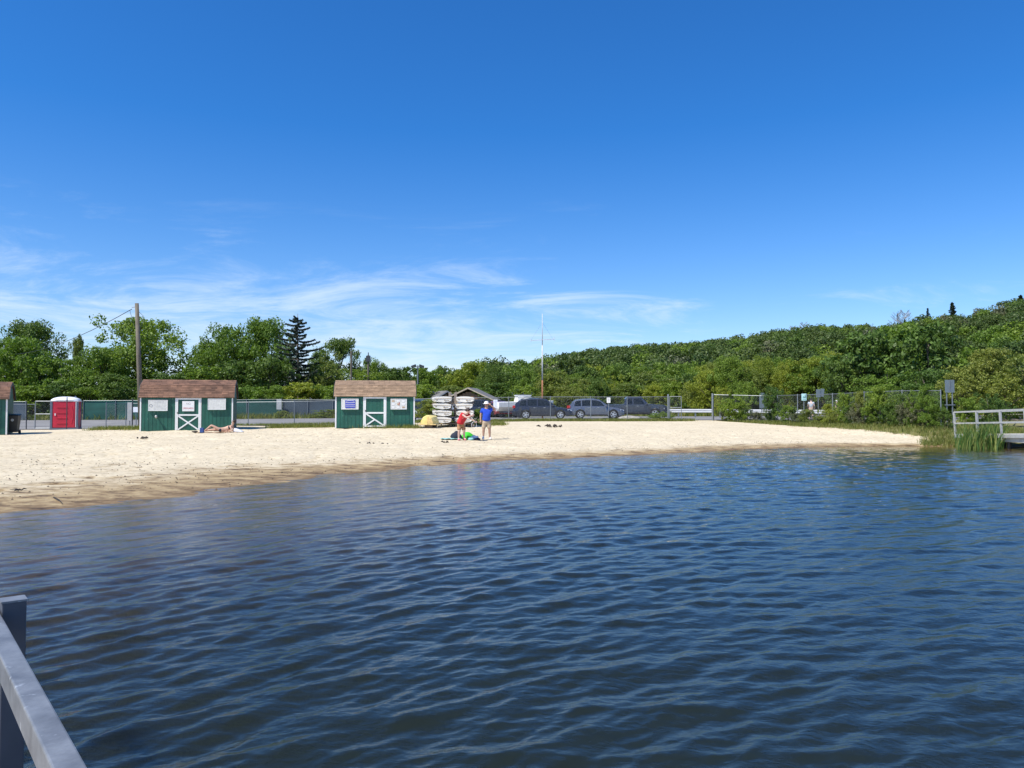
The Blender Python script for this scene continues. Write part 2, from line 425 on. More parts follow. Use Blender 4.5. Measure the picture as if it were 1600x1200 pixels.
for q in [(0, 680, 38), (60, 676, 41), (217, 674, 42), (365, 672, 43.3), (300, 664, 47), (523, 669, 42), (647, 668, 42.7), (105, 671, 50), (30, 671, 54), (200, 670, 54), (440, 668, 47), (440, 665.5, 57.5),
          (690, 668, 45), (740, 667, 46), (760, 687, 36), (722, 688, 35.5), (600, 690, 34.5), (420, 698, 29), (222, 686, 35), (250, 720, 24), (60, 720, 24), (700, 664, 50), (850, 657.5, 58), (1000, 657.5, 58), (1110, 657, 58), (900, 673, 42), (1000, 680, 42),
          (1150, 664, 52), (1190, 660, 57), (1230, 662.5, 52), (1279, 664.5, 49), (1333, 665.5, 45), (1396, 667, 42), (1465, 669, 39.5), (1250, 676, 44), (1350, 680, 40.5), (1420, 681, 38.5), (1490, 684, 37.4), (1530, 686, 36.6),
          (1580, 672, 44), (1700, 670, 44), (100, 657, 74), (250, 656, 75), (450, 653, 78), (800, 650, 80), (1100, 651, 76), (1250, 652, 70), (1450, 655, 62), (1650, 655, 62), (-300, 680, 40), (-600, 675, 50), (-500, 657, 80)]:
    cz(*q)
for x in (-700, -250, -100, 0, 100, 250, 700):
    for y in (130, 300, 700): _ctrl.append((x, y, 1.0))
for i in range(len(shore)):
    _ctrl.append((shore[i, 0], shore[i, 1], 0.0))
for i in range(0, len(shore), 2):
    a = shore[max(i - 1, 0)]; b = shore[min(i + 1, len(shore) - 1)]
    d = (b - a) / np.linalg.norm(b - a); nrm = np.array([d[1], -d[0]])    # towards the water
    for dd, z in (((0.9, -0.07), (3.5, -0.40), (9, -1.1)) if shore[i, 0] > -2 else ((0.9, -0.05), (3.5, -0.17), (6.5, -.34), (9, -.7))):
        q = shore[i] + nrm * dd
        if min(np.hypot(*(shore - q).T)) > dd * 0.8: _ctrl.append((q[0], q[1], z))
_ctrl += [(0, 5, -1.5), (8, 10, -2.2), (15, 20, -2.2), (0, -20, -2.5), (30, 10, -2.2), (-30, -40, -2.5), (60, 0, -2.5), (0, -100, -3), (200, -100, -3), (-200, -100, -3), (0, -600, -4), (600, -400, -4), (-600, -400, -4), (120, 5, -2.5), (-22, 0, 0.4), (-30, 15, 0.7), (-60, 10, .9), (80, 45, .6), (50, 38, .5), (120, 60, .8), (-120, 30, 1)]
_ctrl = np.array(_ctrl)
_cen = _ctrl[:, :2]
def _k(d): return d
_A = np.hypot(_cen[:, None, 0] - _cen[None, :, 0], _cen[:, None, 1] - _cen[None, :, 1])
_n = len(_cen)
_B = np.zeros((_n + 1, _n + 1)); _B[:_n, :_n] = -_k(_A) + np.eye(_n) * -0.05; _B[:_n, _n] = 1; _B[_n, :_n] = 1
_w = np.linalg.solve(_B, np.concatenate([_ctrl[:, 2], [0]]))
def gz(x, y):
    x = np.atleast_1d(np.asarray(x, float)); y = np.atleast_1d(np.asarray(y, float))
    out = np.full(x.shape, _w[-1])
    for i in range(_n): out -= _w[i] * np.hypot(x - _cen[i, 0], y - _cen[i, 1])
    return out
def G(x, y): return float(gz(x, y)[0])
def at(px, y, dz=0.0):
    a, b = ray(px, 640); x = a * y
    return Vector((x, y, G(x, y) + dz))

FENCE_R = [(17.3, 58.0), (18.6, 56.3), (19.3, 52), (20.0, 48), (20.6, 45), (21.3, 42), (21.9, 39.3)]
def dist_poly(x, y, pts):
    d = np.full(x.shape, 1e9)
    for (ax, ay), (bx, by) in zip(pts[:-1], pts[1:]):
        L = (bx - ax) ** 2 + (by - ay) ** 2
        t = np.clip(((x - ax) * (bx - ax) + (y - ay) * (by - ay)) / L, 0, 1)
        d = np.minimum(d, np.hypot(x - ax - t * (bx - ax), y - ay - t * (by - ay)))
    return d

def geo(a, b, n, k): return a + (b - a) * (np.arange(1, n + 1) / n) ** k
xs = np.concatenate([-geo(26, 5000, 34, 3.2)[::-1], np.arange(-26, 28, 0.15), geo(28, 5000, 34, 3.2)])
ys = np.concatenate([-geo(-8, 4000, 16, 3.0)[::-1], np.arange(8, 46, 0.15), np.arange(46, 100, 1.0), geo(100, 7000, 26, 3.0)])
XX, YY = np.meshgrid(xs, ys)
ZZ = gz(XX.ravel(), YY.ravel()).reshape(XX.shape)
# low drifts, lumps and footprints in the dry sand
def vnoise(x, y, s, seed):
    r = np.random.default_rng(seed); g = r.random((64, 64))
    fx, fy = x / s, y / s; ix, iy = np.floor(fx).astype(int), np.floor(fy).astype(int); tx, ty = fx - ix, fy - iy
    tx = tx * tx * (3 - 2 * tx); ty = ty * ty * (3 - 2 * ty)
    q = lambda a, b: g[a % 64, b % 64]
    return (q(ix, iy) * (1 - tx) + q(ix + 1, iy) * tx) * (1 - ty) + (q(ix, iy + 1) * (1 - tx) + q(ix + 1, iy + 1) * tx) * ty - 0.5
beach = np.clip((ZZ - 0.03) / 0.25, 0, 1) * (YY < 50) * (YY > 6)
ZZ += beach * (0.05 * vnoise(XX, YY, 2.3, 1) + 0.035 * vnoise(XX, YY, 0.8, 2) + 0.02 * vnoise(XX, YY, 0.33, 3))
ZZ += np.clip(1 - np.abs(ZZ) / .5, 0, 1) * (YY < 50) * (YY > 6) * 0.035 * vnoise(XX, YY, 1.3, 5)
for _ in range(3600):
    px, py = rng.uniform(-22, 22), rng.uniform(12, 46)
    i = np.searchsorted(xs, px); j = np.searchsorted(ys, py)
    sl = (slice(max(j - 3, 0), j + 4), slice(max(i - 3, 0), i + 4))
    if ZZ[j, i] < 0.10: continue
    r = rng.uniform(0.10, 0.2)
    ZZ[sl] -= rng.uniform(0.03, 0.085) * np.exp(-((XX[sl] - px) ** 2 + (YY[sl] - py) ** 2) / r ** 2)
nx, ny = len(xs), len(ys)
V = np.stack([XX, YY, ZZ], -1).reshape(-1, 3)
ii = np.arange((ny - 1) * nx).reshape(ny - 1, nx)[:, :-1].ravel()
F = np.stack([ii, ii + 1, ii + 1 + nx, ii + nx], 1)
gme = arr_mesh('ground', V, F, True)
xr, yr = XX.ravel(), YY.ravel()
dR = dist_poly(xr, yr, FENCE_R)
grass = np.zeros(xr.shape)
grass = np.maximum(grass, np.clip((2.4 - dR) / 1.0, 0, 1))
grass = np.maximum(grass, np.clip((xr - (np.interp(yr, [34, 39, 58], [16.8, 20.0, 17.8]))) / 2.0, 0, 1) * (yr > 33))
grass = np.maximum(grass, np.clip(1 - np.abs(yr - 57.5) / 0.9, 0, 1) * (xr < 13))
grass = np.maximum(grass, np.clip((yr - 74) / 3, 0, 1))
grass = np.maximum(grass, 0.75 * np.clip(1 - np.abs(yr - 47) / 1.5, 0, 1) * (xr < -3) * (xr > -26))
# thin, patchy growth at the foot of the sheds
grass = np.maximum(grass, 0.62 * np.clip(1 - np.hypot((xr + 22) / 3.0, (yr - 44.2) / 0.9), 0, 1) ** .5)
grass = np.maximum(grass, np.clip((-30 - xr) / 4, 0, 1) * (yr > 30))
at_ = gme.attributes.new('grass', 'FLOAT', 'POINT'); at_.data.foreach_set('value', grass.astype(np.float32))
def _ground():
    mt, t, b = new_mat('beach sand, wet edge, bank and lake bed')
    tcn = t.nodes.new('ShaderNodeTexCoord'); obj = tcn.outputs['Object']
    sp = t.nodes.new('ShaderNodeSeparateXYZ'); t.links.new(obj, sp.inputs[0])
    big = noise(t, 0.5, 6, obj); fine = noise(t, 7, 8, obj, 0.7); grain = noise(t, 60, 3, obj)
    streak = noise(t, 1.7, 10, obj, 0.74, stretch=(0.9, 1.3, 1))
    dry = ramp(t, fine, [(0.32, (0.30, 0.23, 0.14)), (0.40, (0.52, 0.43, 0.285)), (0.49, (0.64, 0.548, 0.385)), (0.68, (0.685, 0.597, 0.432))])
    dry = mix(t, 0.6, dry, ramp(t, big, [(0.3, (0.84, 0.82, 0.79)), (0.7, (1.05, 1.05, 1.05))]), 'MULTIPLY')
    wetc = ramp(t, streak, [(0.36, (0.12, 0.075, 0.036)), (0.43, (0.27, 0.185, 0.085)), (0.52, (0.40, 0.29, 0.145)), (0.64, (0.50, 0.385, 0.20))])
    zz_ = mth(t, 'ADD', sp.outputs['Z'], mth(t, 'MULTIPLY', mth(t, 'SUBTRACT', streak, 0.5), 0.20))
    mr = t.nodes.new('ShaderNodeMapRange'); mr.interpolation_type = 'SMOOTHSTEP'; t.links.new(zz_, mr.inputs[0])
    mr.inputs[1].default_value = 0.13; mr.inputs[2].default_value = 0.06
    m3 = t.nodes.new('ShaderNodeMapRange'); m3.interpolation_type = 'SMOOTHSTEP'; t.links.new(zz_, m3.inputs[0]); m3.inputs[1].default_value = 0.06; m3.inputs[2].default_value = 0.0
    wetc = mix(t, mth(t, 'MULTIPLY', m3.outputs[0], 0.8), wetc, mix(t, 1.0, wetc, (0.50, 0.43, 0.36), 'MULTIPLY'))
    c = mix(t, mr.outputs[0], dry, wetc)
    ag = t.nodes.new('ShaderNodeAttribute'); ag.attribute_name = 'grass'
    gc = ramp(t, noise(t, 2.5, 8, obj, 0.7), [(0.3, (0.075, 0.085, 0.022)), (0.5, (0.17, 0.16, 0.055)), (0.68, (0.33, 0.27, 0.14))])
    gf = mth(t, 'GREATER_THAN', mth(t, 'ADD', ag.outputs['Fac'], mth(t, 'MULTIPLY', mth(t, 'SUBTRACT', fine, 0.5), 1.4)), 0.5)
    gf = mth(t, 'MULTIPLY', gf, mth(t, 'GREATER_THAN', sp.outputs['Z'], 0.06))
    c = mix(t, gf, c, gc)
    # lake bed: sand near the shore, mud and weed further out
    mb = t.nodes.new('ShaderNodeMapRange'); t.links.new(sp.outputs['Z'], mb.inputs[0]); mb.inputs[1].default_value = -0.15; mb.inputs[2].default_value = -0.9
    c = mix(t, mb.outputs[0], c, (0.06, 0.05, 0.028))
    t.links.new(c, b.inputs['Base Color'])
    rr = mth(t, 'SUBTRACT', 0.95, mth(t, 'MULTIPLY', mr.outputs[0], 0.35)); t.links.new(rr, b.inputs['Roughness'])
    b.inputs['Specular IOR Level'].default_value = 0.3
    bump(t, b, mth(t, 'ADD', fine, mth(t, 'MULTIPLY', grain, 0.3)), 0.05)
    return mt
ground = link_mesh('ground', gme, _ground()); ground['kind'] = 'structure'

# asphalt lot behind the beach
def sheet(name, poly_rows, material, dz):
    mbq = MB(); rows = []
    for (xa, xb, y) in poly_rows:
        n = 30; rows.append([(xa + (xb - xa) * k / n, y, G(xa + (xb - xa) * k / n, y) + dz) for k in range(n + 1)])
    mbq.loft(rows, closed=False, cap=False)
    me_ = mbq.mesh(name, True)
    o = link_mesh(name, me_, material); o['kind'] = 'structure'; return o
lot = sheet('parking_lot', [(-60, 20.5, y) if y < 59 else (-60, 60, y) for y in (58.6, 58.9)] + [(-60, 60, y) for y in (60, 62, 64, 67, 70, 73, 74.5)], M['asphalt'], 0.04)
lot2 = sheet('gravel_path', [(-40, -9.5, y) for y in (51.5, 53, 55, 56.5, 57.2, 58.55)], M['asphalt'], 0.035)

# ------------------------------------------------------------------ water
def water():
    th = np.concatenate([np.linspace(-180, -52, 26)[:-1], np.linspace(-52, 52, 640), np.linspace(52, 180, 26)[1:-1]]) * math.pi / 180
    r = [0.25]
    while r[-1] < 50: r.append(r[-1] * (1.045 if r[-1] < 2.2 else 1.0046))
    r = np.array(r + [55, 62, 75, 100, 150, 250, 500, 1200, 4000])
    T, RR = np.meshgrid(th, r)
    X = RR * np.sin(T); Y = RR * np.cos(T)
    xf, yf = X.ravel(), Y.ravel()
    Zb = gz(xf, yf); depth = np.clip(-Zb, 0, 5)
    r2 = np.random.default_rng(5)
    Z = np.zeros(xf.shape)
    rad = np.hypot(xf, yf)
    side = np.clip((xf + 6) / 14, 0, 1)            # the swell bends round towards the beach on the left
    step = np.maximum(rad * 104 / 640 * math.pi / 180, rad * 0.0046)
    for grp, (ang, wgt) in enumerate(((54, 1 - side * .8), (16, 0.22 + side * .7), (36, 0.55 + 0 * side))):
        for k in range(30):
            lam = 0.085 * (11.0 ** (k / 29.0)) * r2.uniform(0.9, 1.1)
            dirn = R(ang + 90 + r2.normal(0, 15))
            kx, ky = math.cos(dirn) * 2 * math.pi / lam, math.sin(dirn) * 2 * math.pi / lam
            slope = 0.0250 * (0.70 + 0.65 * math.exp(-((math.log(lam / 0.34)) ** 2) / 0.5))
            amp = slope * lam / (2 * math.pi)
            ph = kx * xf + ky * yf + r2.uniform(0, 6.28) + 0.5 * np.sin(0.35 * xf + 0.2 * k) + .5 * np.sin(0.3 * yf + k)
            damp = np.clip((lam / step - 1.8) / 1.6, 0, 1)
            s = np.sin(ph)
            Z += amp * wgt * damp * (s - 0.32 * np.cos(2 * ph))
    gust = 0.62 + 0.9 * (vnoise(xf, yf, 5.5, 21) + 0.5) * 1.0
    Z *= gust * np.clip(0.45 + depth * 1.3, 0, 1) * (rad < 60) * np.clip(rad / 1.5, 0, 1)
    nr, nth = RR.shape
    V = np.stack([xf, yf, Z], 1)
    idx = np.arange(nr * nth).reshape(nr, nth)
    a = idx[:-1, :]; b = idx[1:, :]
    F = np.stack([a, np.roll(a, -1, 1), np.roll(b, -1, 1), b], -1).reshape(-1, 4)
    me = arr_mesh('water', V, F, True)
    aa = me.attributes.new('depth', 'FLOAT', 'POINT'); aa.data.foreach_set('value', depth.astype(np.float32))
    mt = bpy.data.materials.new('lake water'); mt.use_nodes = True; t = mt.node_tree
    for n in list(t.nodes): t.nodes.remove(n)
    out = t.nodes.new('ShaderNodeOutputMaterial')
    tcn = t.nodes.new('ShaderNodeTexCoord')
    rip = noise(t, 6.0, 5, tcn.outputs['Object'], 0.55, stretch=(1.0, 1.5, 1))
    rip2 = noise(t, 16, 3, tcn.outputs['Object'], 0.5, stretch=(1.0, 1.3, 1))
    bn = t.nodes.new('ShaderNodeBump'); bn.inputs['Distance'].default_value = 0.0105; bn.inputs['Strength'].default_value = 0.8
    t.links.new(mth(t, 'ADD', rip, mth(t, 'MULTIPLY', rip2, 0.28)), bn.inputs['Height'])
    fr = t.nodes.new('ShaderNodeFresnel'); fr.inputs['IOR'].default_value = 1.33; t.links.new(bn.outputs[0], fr.inputs['Normal'])
    gl = t.nodes.new('ShaderNodeBsdfGlossy'); gl.inputs['Roughness'].default_value = 0.03; gl.inputs['Color'].default_value = (1, 1, 1, 1)
    t.links.new(bn.outputs[0], gl.inputs['Normal'])
    tp = t.nodes.new('ShaderNodeBsdfTransparent'); tp.inputs[0].default_value = (0.92, 0.93, 0.86, 1)
    df = t.nodes.new('ShaderNodeSubsurfaceScattering'); df.falloff = 'BURLEY'; df.inputs[0].default_value = (0.013, 0.0175, 0.012, 1); df.inputs['Scale'].default_value = 0.8; df.inputs['Radius'].default_value = (1, 1, 1)
    ad = t.nodes.new('ShaderNodeAttribute'); ad.attribute_name = 'depth'
    tur = mth(t, 'SUBTRACT', 1.0, mth(t, 'POWER', 2.718, mth(t, 'MULTIPLY', ad.outputs['Fac'], -2.3)))
    m1 = t.nodes.new('ShaderNodeMixShader'); t.links.new(tur, m1.inputs[0]); t.links.new(tp.outputs[0], m1.inputs[1]); t.links.new(df.outputs[0], m1.inputs[2])
    m2 = t.nodes.new('ShaderNodeMixShader'); t.links.new(fr.outputs[0], m2.inputs[0]); t.links.new(m1.outputs[0], m2.inputs[1]); t.links.new(gl.outputs[0], m2.inputs[2])
    t.links.new(m2.outputs[0], out.inputs[0])
    o = link_mesh('water', me, mt); o['kind'] = 'structure'
water()

# ------------------------------------------------------------------ wooded hill
RIDGE = [(-900, 628, 900), (200, 624, 800), (600, 618, 760), (700, 610, 720), (740, 592, 700), (780, 579, 680), (820, 575, 640), (860, 568, 600), (900, 556, 560), (960, 547, 520), (1040, 540, 500), (1100, 533, 480), (1160, 530, 470), (1200, 522, 455), (1260, 516, 440),
         (1300, 513, 430), (1340, 512, 415), (1400, 508, 395), (1450, 497, 380), (1500, 491, 365), (1540, 487, 352), (1560, 479, 345), (1600, 467, 330), (1700, 450, 320), (1900, 440, 310), (2600, 460, 300), (5000, 520, 300)]
raz = [math.atan((p[0] - 800) / FPX) for p in RIDGE]; rr_ = [p[2] for p in RIDGE]
rh = [CAMH + ray(p[0], p[1])[1] * p[2] - 9.6 for p in RIDGE]
FOOT = 165.0
def hillz(x, y):
    azv = np.arctan2(x, y); r = y.copy() if hasattr(y, 'copy') else y
    r = np.hypot(x, y) * np.cos(azv)
    Rg = np.interp(azv, raz, rr_); H_ = np.interp(azv, raz, rh)
    t = np.clip((r - FOOT) / (Rg - FOOT), 0, 1.0); s = t ** 0.85
    back = np.clip((r - Rg) / 500, 0, 1)
    return s * H_ * (1 - 0.5 * back) + 0.9 + 3.0 * t * vnoise(x, y, 45, 9) - 3.5 * np.clip(1 - (r - FOOT + 30) / 40, 0, 1)
ha = np.linspace(raz[0], 1.25, 160); hr = np.concatenate([np.linspace(FOOT - 30, 760, 60), [900, 1200, 1800]])
HA, HR = np.meshgrid(ha, hr)
HX, HY = HR * np.tan(HA), HR
HZ = hillz(HX, HY)
ii = np.arange((len(hr) - 1) * len(ha)).reshape(len(hr) - 1, len(ha))[:, :-1].ravel()
hme = arr_mesh('hill', np.stack([HX, HY, HZ], -1).reshape(-1, 3), np.stack([ii, ii + 1, ii + 1 + len(ha), ii + len(ha)], 1), True)
hill = link_mesh('hill', hme, mat('forest floor', (0.05, 0.065, 0.022), 0.95, 0.4, 0.05)); hill['kind'] = 'structure'

# ------------------------------------------------------------------ foliage
def leaves(centres, radii, per, leaf, r, flat=0.75, up=0.25, asp=1.0, shell=0.55):
    """leaf-sized diamond faces scattered through clumps"""
    n = len(centres) * per
    c = np.repeat(centres, per, 0); rad = np.repeat(radii, per)
    d = r.normal(size=(n, 3)); d /= np.linalg.norm(d, axis=1)[:, None]
    q = (shell + (1 - shell) * r.random(n)) * rad * (0.85 + 0.3 * r.random(n))
    p = c + d * q[:, None] * np.array([1, 1, flat])
    nrm = d * 0.7 + r.normal(size=(n, 3)) * 0.6 + np.array([0, 0, up]); nrm /= np.linalg.norm(nrm, axis=1)[:, None]
    a = np.cross(nrm, r.normal(size=(n, 3))); a /= np.linalg.norm(a, axis=1)[:, None]; b = np.cross(nrm, a)
    s = leaf * (0.55 + 0.9 * r.random(n))[:, None]
    V = np.stack([p - a * s, p - b * s * 0.6 * asp, p + a * s, p + b * s * 0.6 * asp], 1).reshape(-1, 3)
    F = np.arange(n * 4).reshape(-1, 4)
    return V, F
def crown_clumps(r, n, lo=0.22, wide=0.42, shape='round', cl=(0.07, 0.14)):
    out = []; rad = []
    # a handful of big boughs, each carrying its own clumps: gives the uneven outline
    nb = max(5, n // 9)
    boughs = []
    for i in range(nb):
        az = 2 * math.pi * (i + r.random()) / nb * 1.618; h = r.random()
        if shape == 'round': w = wide * math.sqrt(max(0.05, 1 - (2 * h - 0.9) ** 2 * 0.85)) * r.uniform(0.45, 0.85)
        elif shape == 'tall': w = wide * (0.95 - 0.55 * h) * r.uniform(0.4, 0.8)
        else: w = wide * (1 - 0.75 * h) * r.uniform(0.4, 0.9)
        boughs.append((w * math.cos(az), w * math.sin(az), lo + (1 - lo) * (0.12 + 0.76 * h)))
    boughs.append((r.normal() * .05, r.normal() * .05, 0.86))
    for i in range(n):
        b = boughs[i % len(boughs)]; s = 0.125
        out.append((b[0] + r.normal() * s * wide / .42, b[1] + r.normal() * s * wide / .42, min(0.95, max(lo, b[2] + r.normal() * s * 0.7))))
        rad.append(r.uniform(*cl))
    return np.array(out), np.array(rad), boughs
def trunk_mesh(name, boughs, r, tr=0.022, base=0.0):
    q = MB(); top = 0.62
    pts = [(r.normal() * .012 * k, r.normal() * .012 * k, base + (top - base) * k / 4) for k in range(5)]
    q.tube(pts, [tr * (1 - 0.16 * k) for k in range(5)], 7)
    for b in boughs:
        z0 = max(0.16, min(0.55, b[2] - 0.22)); mid = (b[0] * .45, b[1] * .45, (z0 + b[2]) / 2 - .02)
        q.tube([(0, 0, z0), mid, (b[0], b[1], b[2] + .02)], [tr * 0.45, tr * .3, tr * .1], 5)
    return q.mesh(name, True)
PROTO = {}
def make_proto(key, seed, n, per, leaf, shape='round', lo=0.22, wide=0.42, cl=(0.07, 0.14), trunk=True):
    r = np.random.default_rng(seed)
    c, rad, boughs = crown_clumps(r, n, lo, wide, shape, cl)
    V, F = leaves(c, rad, per, leaf, r)
    PROTO[key] = (arr_mesh('crown', V, F), trunk_mesh('trunk', boughs, r) if trunk else None)
for i in range(4): make_proto('big%d' % i, 100 + i, 190, 120, 0.0125, lo=0.14, cl=(0.06, 0.125))
for i in range(2): make_proto('broad%d' % i, 150 + i, 120, 62, 0.024, lo=0.04, cl=(0.055, 0.12))
for i in range(3): make_proto('bushy%d' % i, 200 + i, 150, 95, 0.0155, lo=0.02, wide=0.46, cl=(0.05, 0.115))
for i in range(2): make_proto('tall%d' % i, 300 + i, 80, 110, 0.014, 'tall', lo=0.08, wide=0.30, cl=(0.05, 0.10))
for i in range(3): make_proto('mid%d' % i, 400 + i, 100, 70, 0.020, lo=0.06, wide=0.44, cl=(0.06, 0.125))
for i in range(5): make_proto('far%d' % i, 500 + i, 26, 110, 0.029, lo=0.1, wide=0.42, cl=(0.13, 0.23), trunk=False)
for i in range(5): make_proto('low%d' % i, 500 + i, 26, 34, 0.048, lo=0.1, wide=0.42, cl=(0.13, 0.23), trunk=False)
def tree(key, px, top, y, wpx, leafm, label, name='tree', group=None, cat='tree', trunkm='bark', bz=None, rz=None):
    a, _ = ray(px, 640); x = a * y
    z0 = G(x, y) - 0.1 if bz is None else bz
    zt = P(px, top, y).z; h = max(zt - z0, 0.5) / 0.98
    w = wpx / FPX * y / 2 / 0.46
    o = empty(name, (x, y, z0), rz if rz is not None else random.uniform(0, 6.28), label, cat, group)
    o.scale = (w, w, h)
    cme, tme = PROTO[key]
    link_mesh('crown', cme, M[leafm], o)
    if tme: link_mesh('trunk', tme, M[trunkm], o)
    return o
# -- left group
L = lambda *a, **k: tree(*a, **k)
L('big0', 48, 506, 97, 96, 'leaf_dark', 'dark leafy tree at the far left, highest crown behind the red portable toilet')
L('bushy0', 44, 532, 84, 118, 'leaf_mid', 'bright green bushy tree at the far left edge above the grey fence')
L('tall0', 119, 521, 88, 34, 'leaf_olive', 'slim upright tree just right above the red portable toilet')
L('bushy1', 98, 556, 82, 96, 'leaf_mid', 'wide green tree directly behind the red portable toilet')
L('big1', 214, 499, 92, 138, 'leaf_mid', 'large round leafy tree behind the leaning utility pole')
L('big3', 160, 545, 86, 88, 'leaf_mid', 'lower leafy tree between the portable toilet and utility pole')
L('bushy2', 178, 585, 80, 88, 'leaf_dark', 'dark low tree overhanging the green screened fence at left')
L('mid0', 268, 585, 84, 86, 'leaf_dark', 'dark low tree right behind the lifeguard shed roof')
L('mid1', 322, 574, 86, 92, 'leaf_mid', 'low green tree behind the right end of the lifeguard shed roof')
L('big2', 345, 511, 94, 92, 'leaf_mid', 'leafy tree with domed top right of the utility pole')
L('big0', 415, 502, 96, 96, 'leaf_mid', 'tall pale green tree immediately left of the dark spruce', rz=2.0)
L('mid2', 378, 566, 88, 90, 'leaf_dark', 'dark green middle height tree between the two sheds')
L('mid0', 425, 560, 87, 80, 'leaf_dark', 'dark leafy tree under the tall pale green tree')
L('big1', 528, 531, 112, 82, 'leaf_dark', 'round dark tree right of the spruce behind the tan roofed shed', rz=1.2)
L('bushy1', 506, 548, 92, 62, 'leaf_olive', 'olive green tree between the spruce and the tan roofed shed')
L('bushy2', 560, 578, 100, 80, 'leaf_mid', 'green tree behind the tan roof around the light poles')
L('big3', 590, 563, 118, 58, 'leaf_mid', 'small round topped tree right of the lantern topped pole')
L('mid1', 625, 574, 112, 64, 'leaf_dark', 'dark green tree above the right end of the tan roof')
L('mid2', 662, 578, 115, 60, 'leaf_mid', 'green tree just right of the tan roofed shed top')
L('tall1', 690, 573, 120, 44, 'leaf_dark', 'narrow dark tree left of the yellow green willow')
L('bushy0', 731, 568, 118, 76, 'leaf_yellow', 'yellow green willow above the rack of white boat hulls')
L('big2', 768, 571, 114, 52, 'leaf_dark', 'dark round tree right of the yellow green willow')
L('mid0', 795, 583, 118, 62, 'leaf_dark', 'dark low tree behind the man in the blue shirt')
L('bushy2', 822, 577, 112, 52, 'leaf_mid', 'bright green round tree left of the tall white mast')
for px_, top_, y_, w_, pr_, lm_ in ((-45, 515, 92, 110, 'bushy1', 'leaf_mid'), (-120, 505, 96, 130, 'big1', 'leaf_dark'), (-200, 520, 90, 120, 'bushy2', 'leaf_mid'), (-290, 510, 95, 140, 'big2', 'leaf_mid'), (-390, 515, 92, 140, 'bushy0', 'leaf_dark'), (-500, 505, 95, 150, 'big3', 'leaf_mid'), (-620, 510, 92, 150, 'bushy1', 'leaf_mid'), (-750, 500, 92, 160, 'big0', 'leaf_dark')):
    L(pr_, px_, top_, y_, w_, lm_, 'leafy tree of the row continuing beyond the left edge of the picture', group='trees beyond the left edge')
# understorey along the far screened fence: bushes
sh = [(8, 600, 80, 74, 'leaf_mid'), (52, 602, 79, 72, 'leaf_mid'), (98, 600, 79, 70, 'leaf_dark'), (140, 606, 79, 66, 'leaf_mid'), (190, 612, 79, 70, 'leaf_dark'), (240, 606, 80, 76, 'leaf_dark'), (300, 604, 81, 76, 'leaf_mid'), (352, 600, 80.5, 70, 'leaf_mid'), (392, 606, 80, 60, 'leaf_mid'),
      (430, 604, 80, 62, 'leaf_mid'), (468, 598, 80, 68, 'leaf_yellow'), (505, 604, 81, 64, 'leaf_mid'), (560, 604, 90, 76, 'leaf_mid'), (610, 602, 92, 76, 'leaf_dark'), (655, 602, 94, 70, 'leaf_mid'), (700, 604, 100, 70, 'leaf_olive'), (740, 606, 104, 70, 'leaf_mid'), (778, 600, 100, 64, 'leaf_dark'), (815, 604, 100, 60, 'leaf_mid')]
for i, (px, t_, y, w, lm) in enumerate(sh):
    tree('mid%d' % (i % 3), px, t_, y, w, lm, '%s bush in the thicket %s' % ({'leaf_mid': 'mid green', 'leaf_dark': 'dark green', 'leaf_yellow': 'yellow green', 'leaf_olive': 'olive green'}[lm], 'left of the portable toilet' if px < 80 else 'right behind the portable toilet' if px < 170 else 'behind the pole and lifeguard shed' if px < 330 else 'between the two sheds' if px < 520 else 'behind the tan roofed shed' if px < 660 else 'behind the rack and boathouse roofs'), 'bush', 'bushes in the thicket behind the far fence', 'bush')

# -- spruce
def spruce(px, top, y, wpx, label, rzv=0, sc=1.0, bare=0.32):
    a, _ = ray(px, 640); x = a * y; z0 = G(x, y) if y < 130 else float(hillz(np.array([x]), np.array([y]))[0])
    h = P(px, top, y).z - z0; w = wpx / FPX * y / 2
    r = np.random.default_rng(int(px))
    t = MB(); t.tube([(0, 0, 0), (0.06, 0, h * .5), (0, 0.05, h * .8), (0, 0, h)], [h * .022, h * .014, h * .006, h * .002], 7)
    lim = MB(); cc = []; rad = []
    nl = 84 if h > 7 else 30
    for i in range(nl):
        f = (i / nl) ** 1.1; z = h * (0.10 + 0.87 * f)
        az = i * 2.399 + r.normal() * .2; ln = w * (1.0 - 0.84 * f) * r.uniform(0.42, 1.12)
        if z > h * .62: ln *= 1.12
        dx, dy = math.cos(az), math.sin(az)
        pts = [(dx * ln * s, dy * ln * s, z - ln * (0.16 * s) + ln * 0.30 * s * s) for s in (0, .35, .7, 1)]
        lim.tube(pts, [h * .0045, h * .0035, h * .002, h * .0008], 4, cap=False)
        nseg = int(5 + ln * 5)
        for s in np.linspace(0.12, 1, nseg):
            cc.append((dx * ln * s, dy * ln * s, z - ln * .16 * s + ln * .30 * s * s - 0.08)); rad.append(0.13 + 0.14 * (1 - s) * (1 - f * .6))
    o = empty('spruce_tree', (x, y, z0), rzv, label, 'tree')
    t.build('trunk', M['bark'], o, True); lim.build('limb', M['bark'], o, True)
    V, F = leaves(np.array(cc), np.array(rad), 17 if h > 7 else 6, 0.085 * sc, r, flat=0.8, up=0.1, asp=0.55, shell=0.1)
    link_mesh('crown', arr_mesh('crown', V, F), M['needle'], o)
spruce(464, 490, 90, 150, 'tall dark spruce with ragged layered branches left of the tan roofed shed', 0.4, sc=1.5)

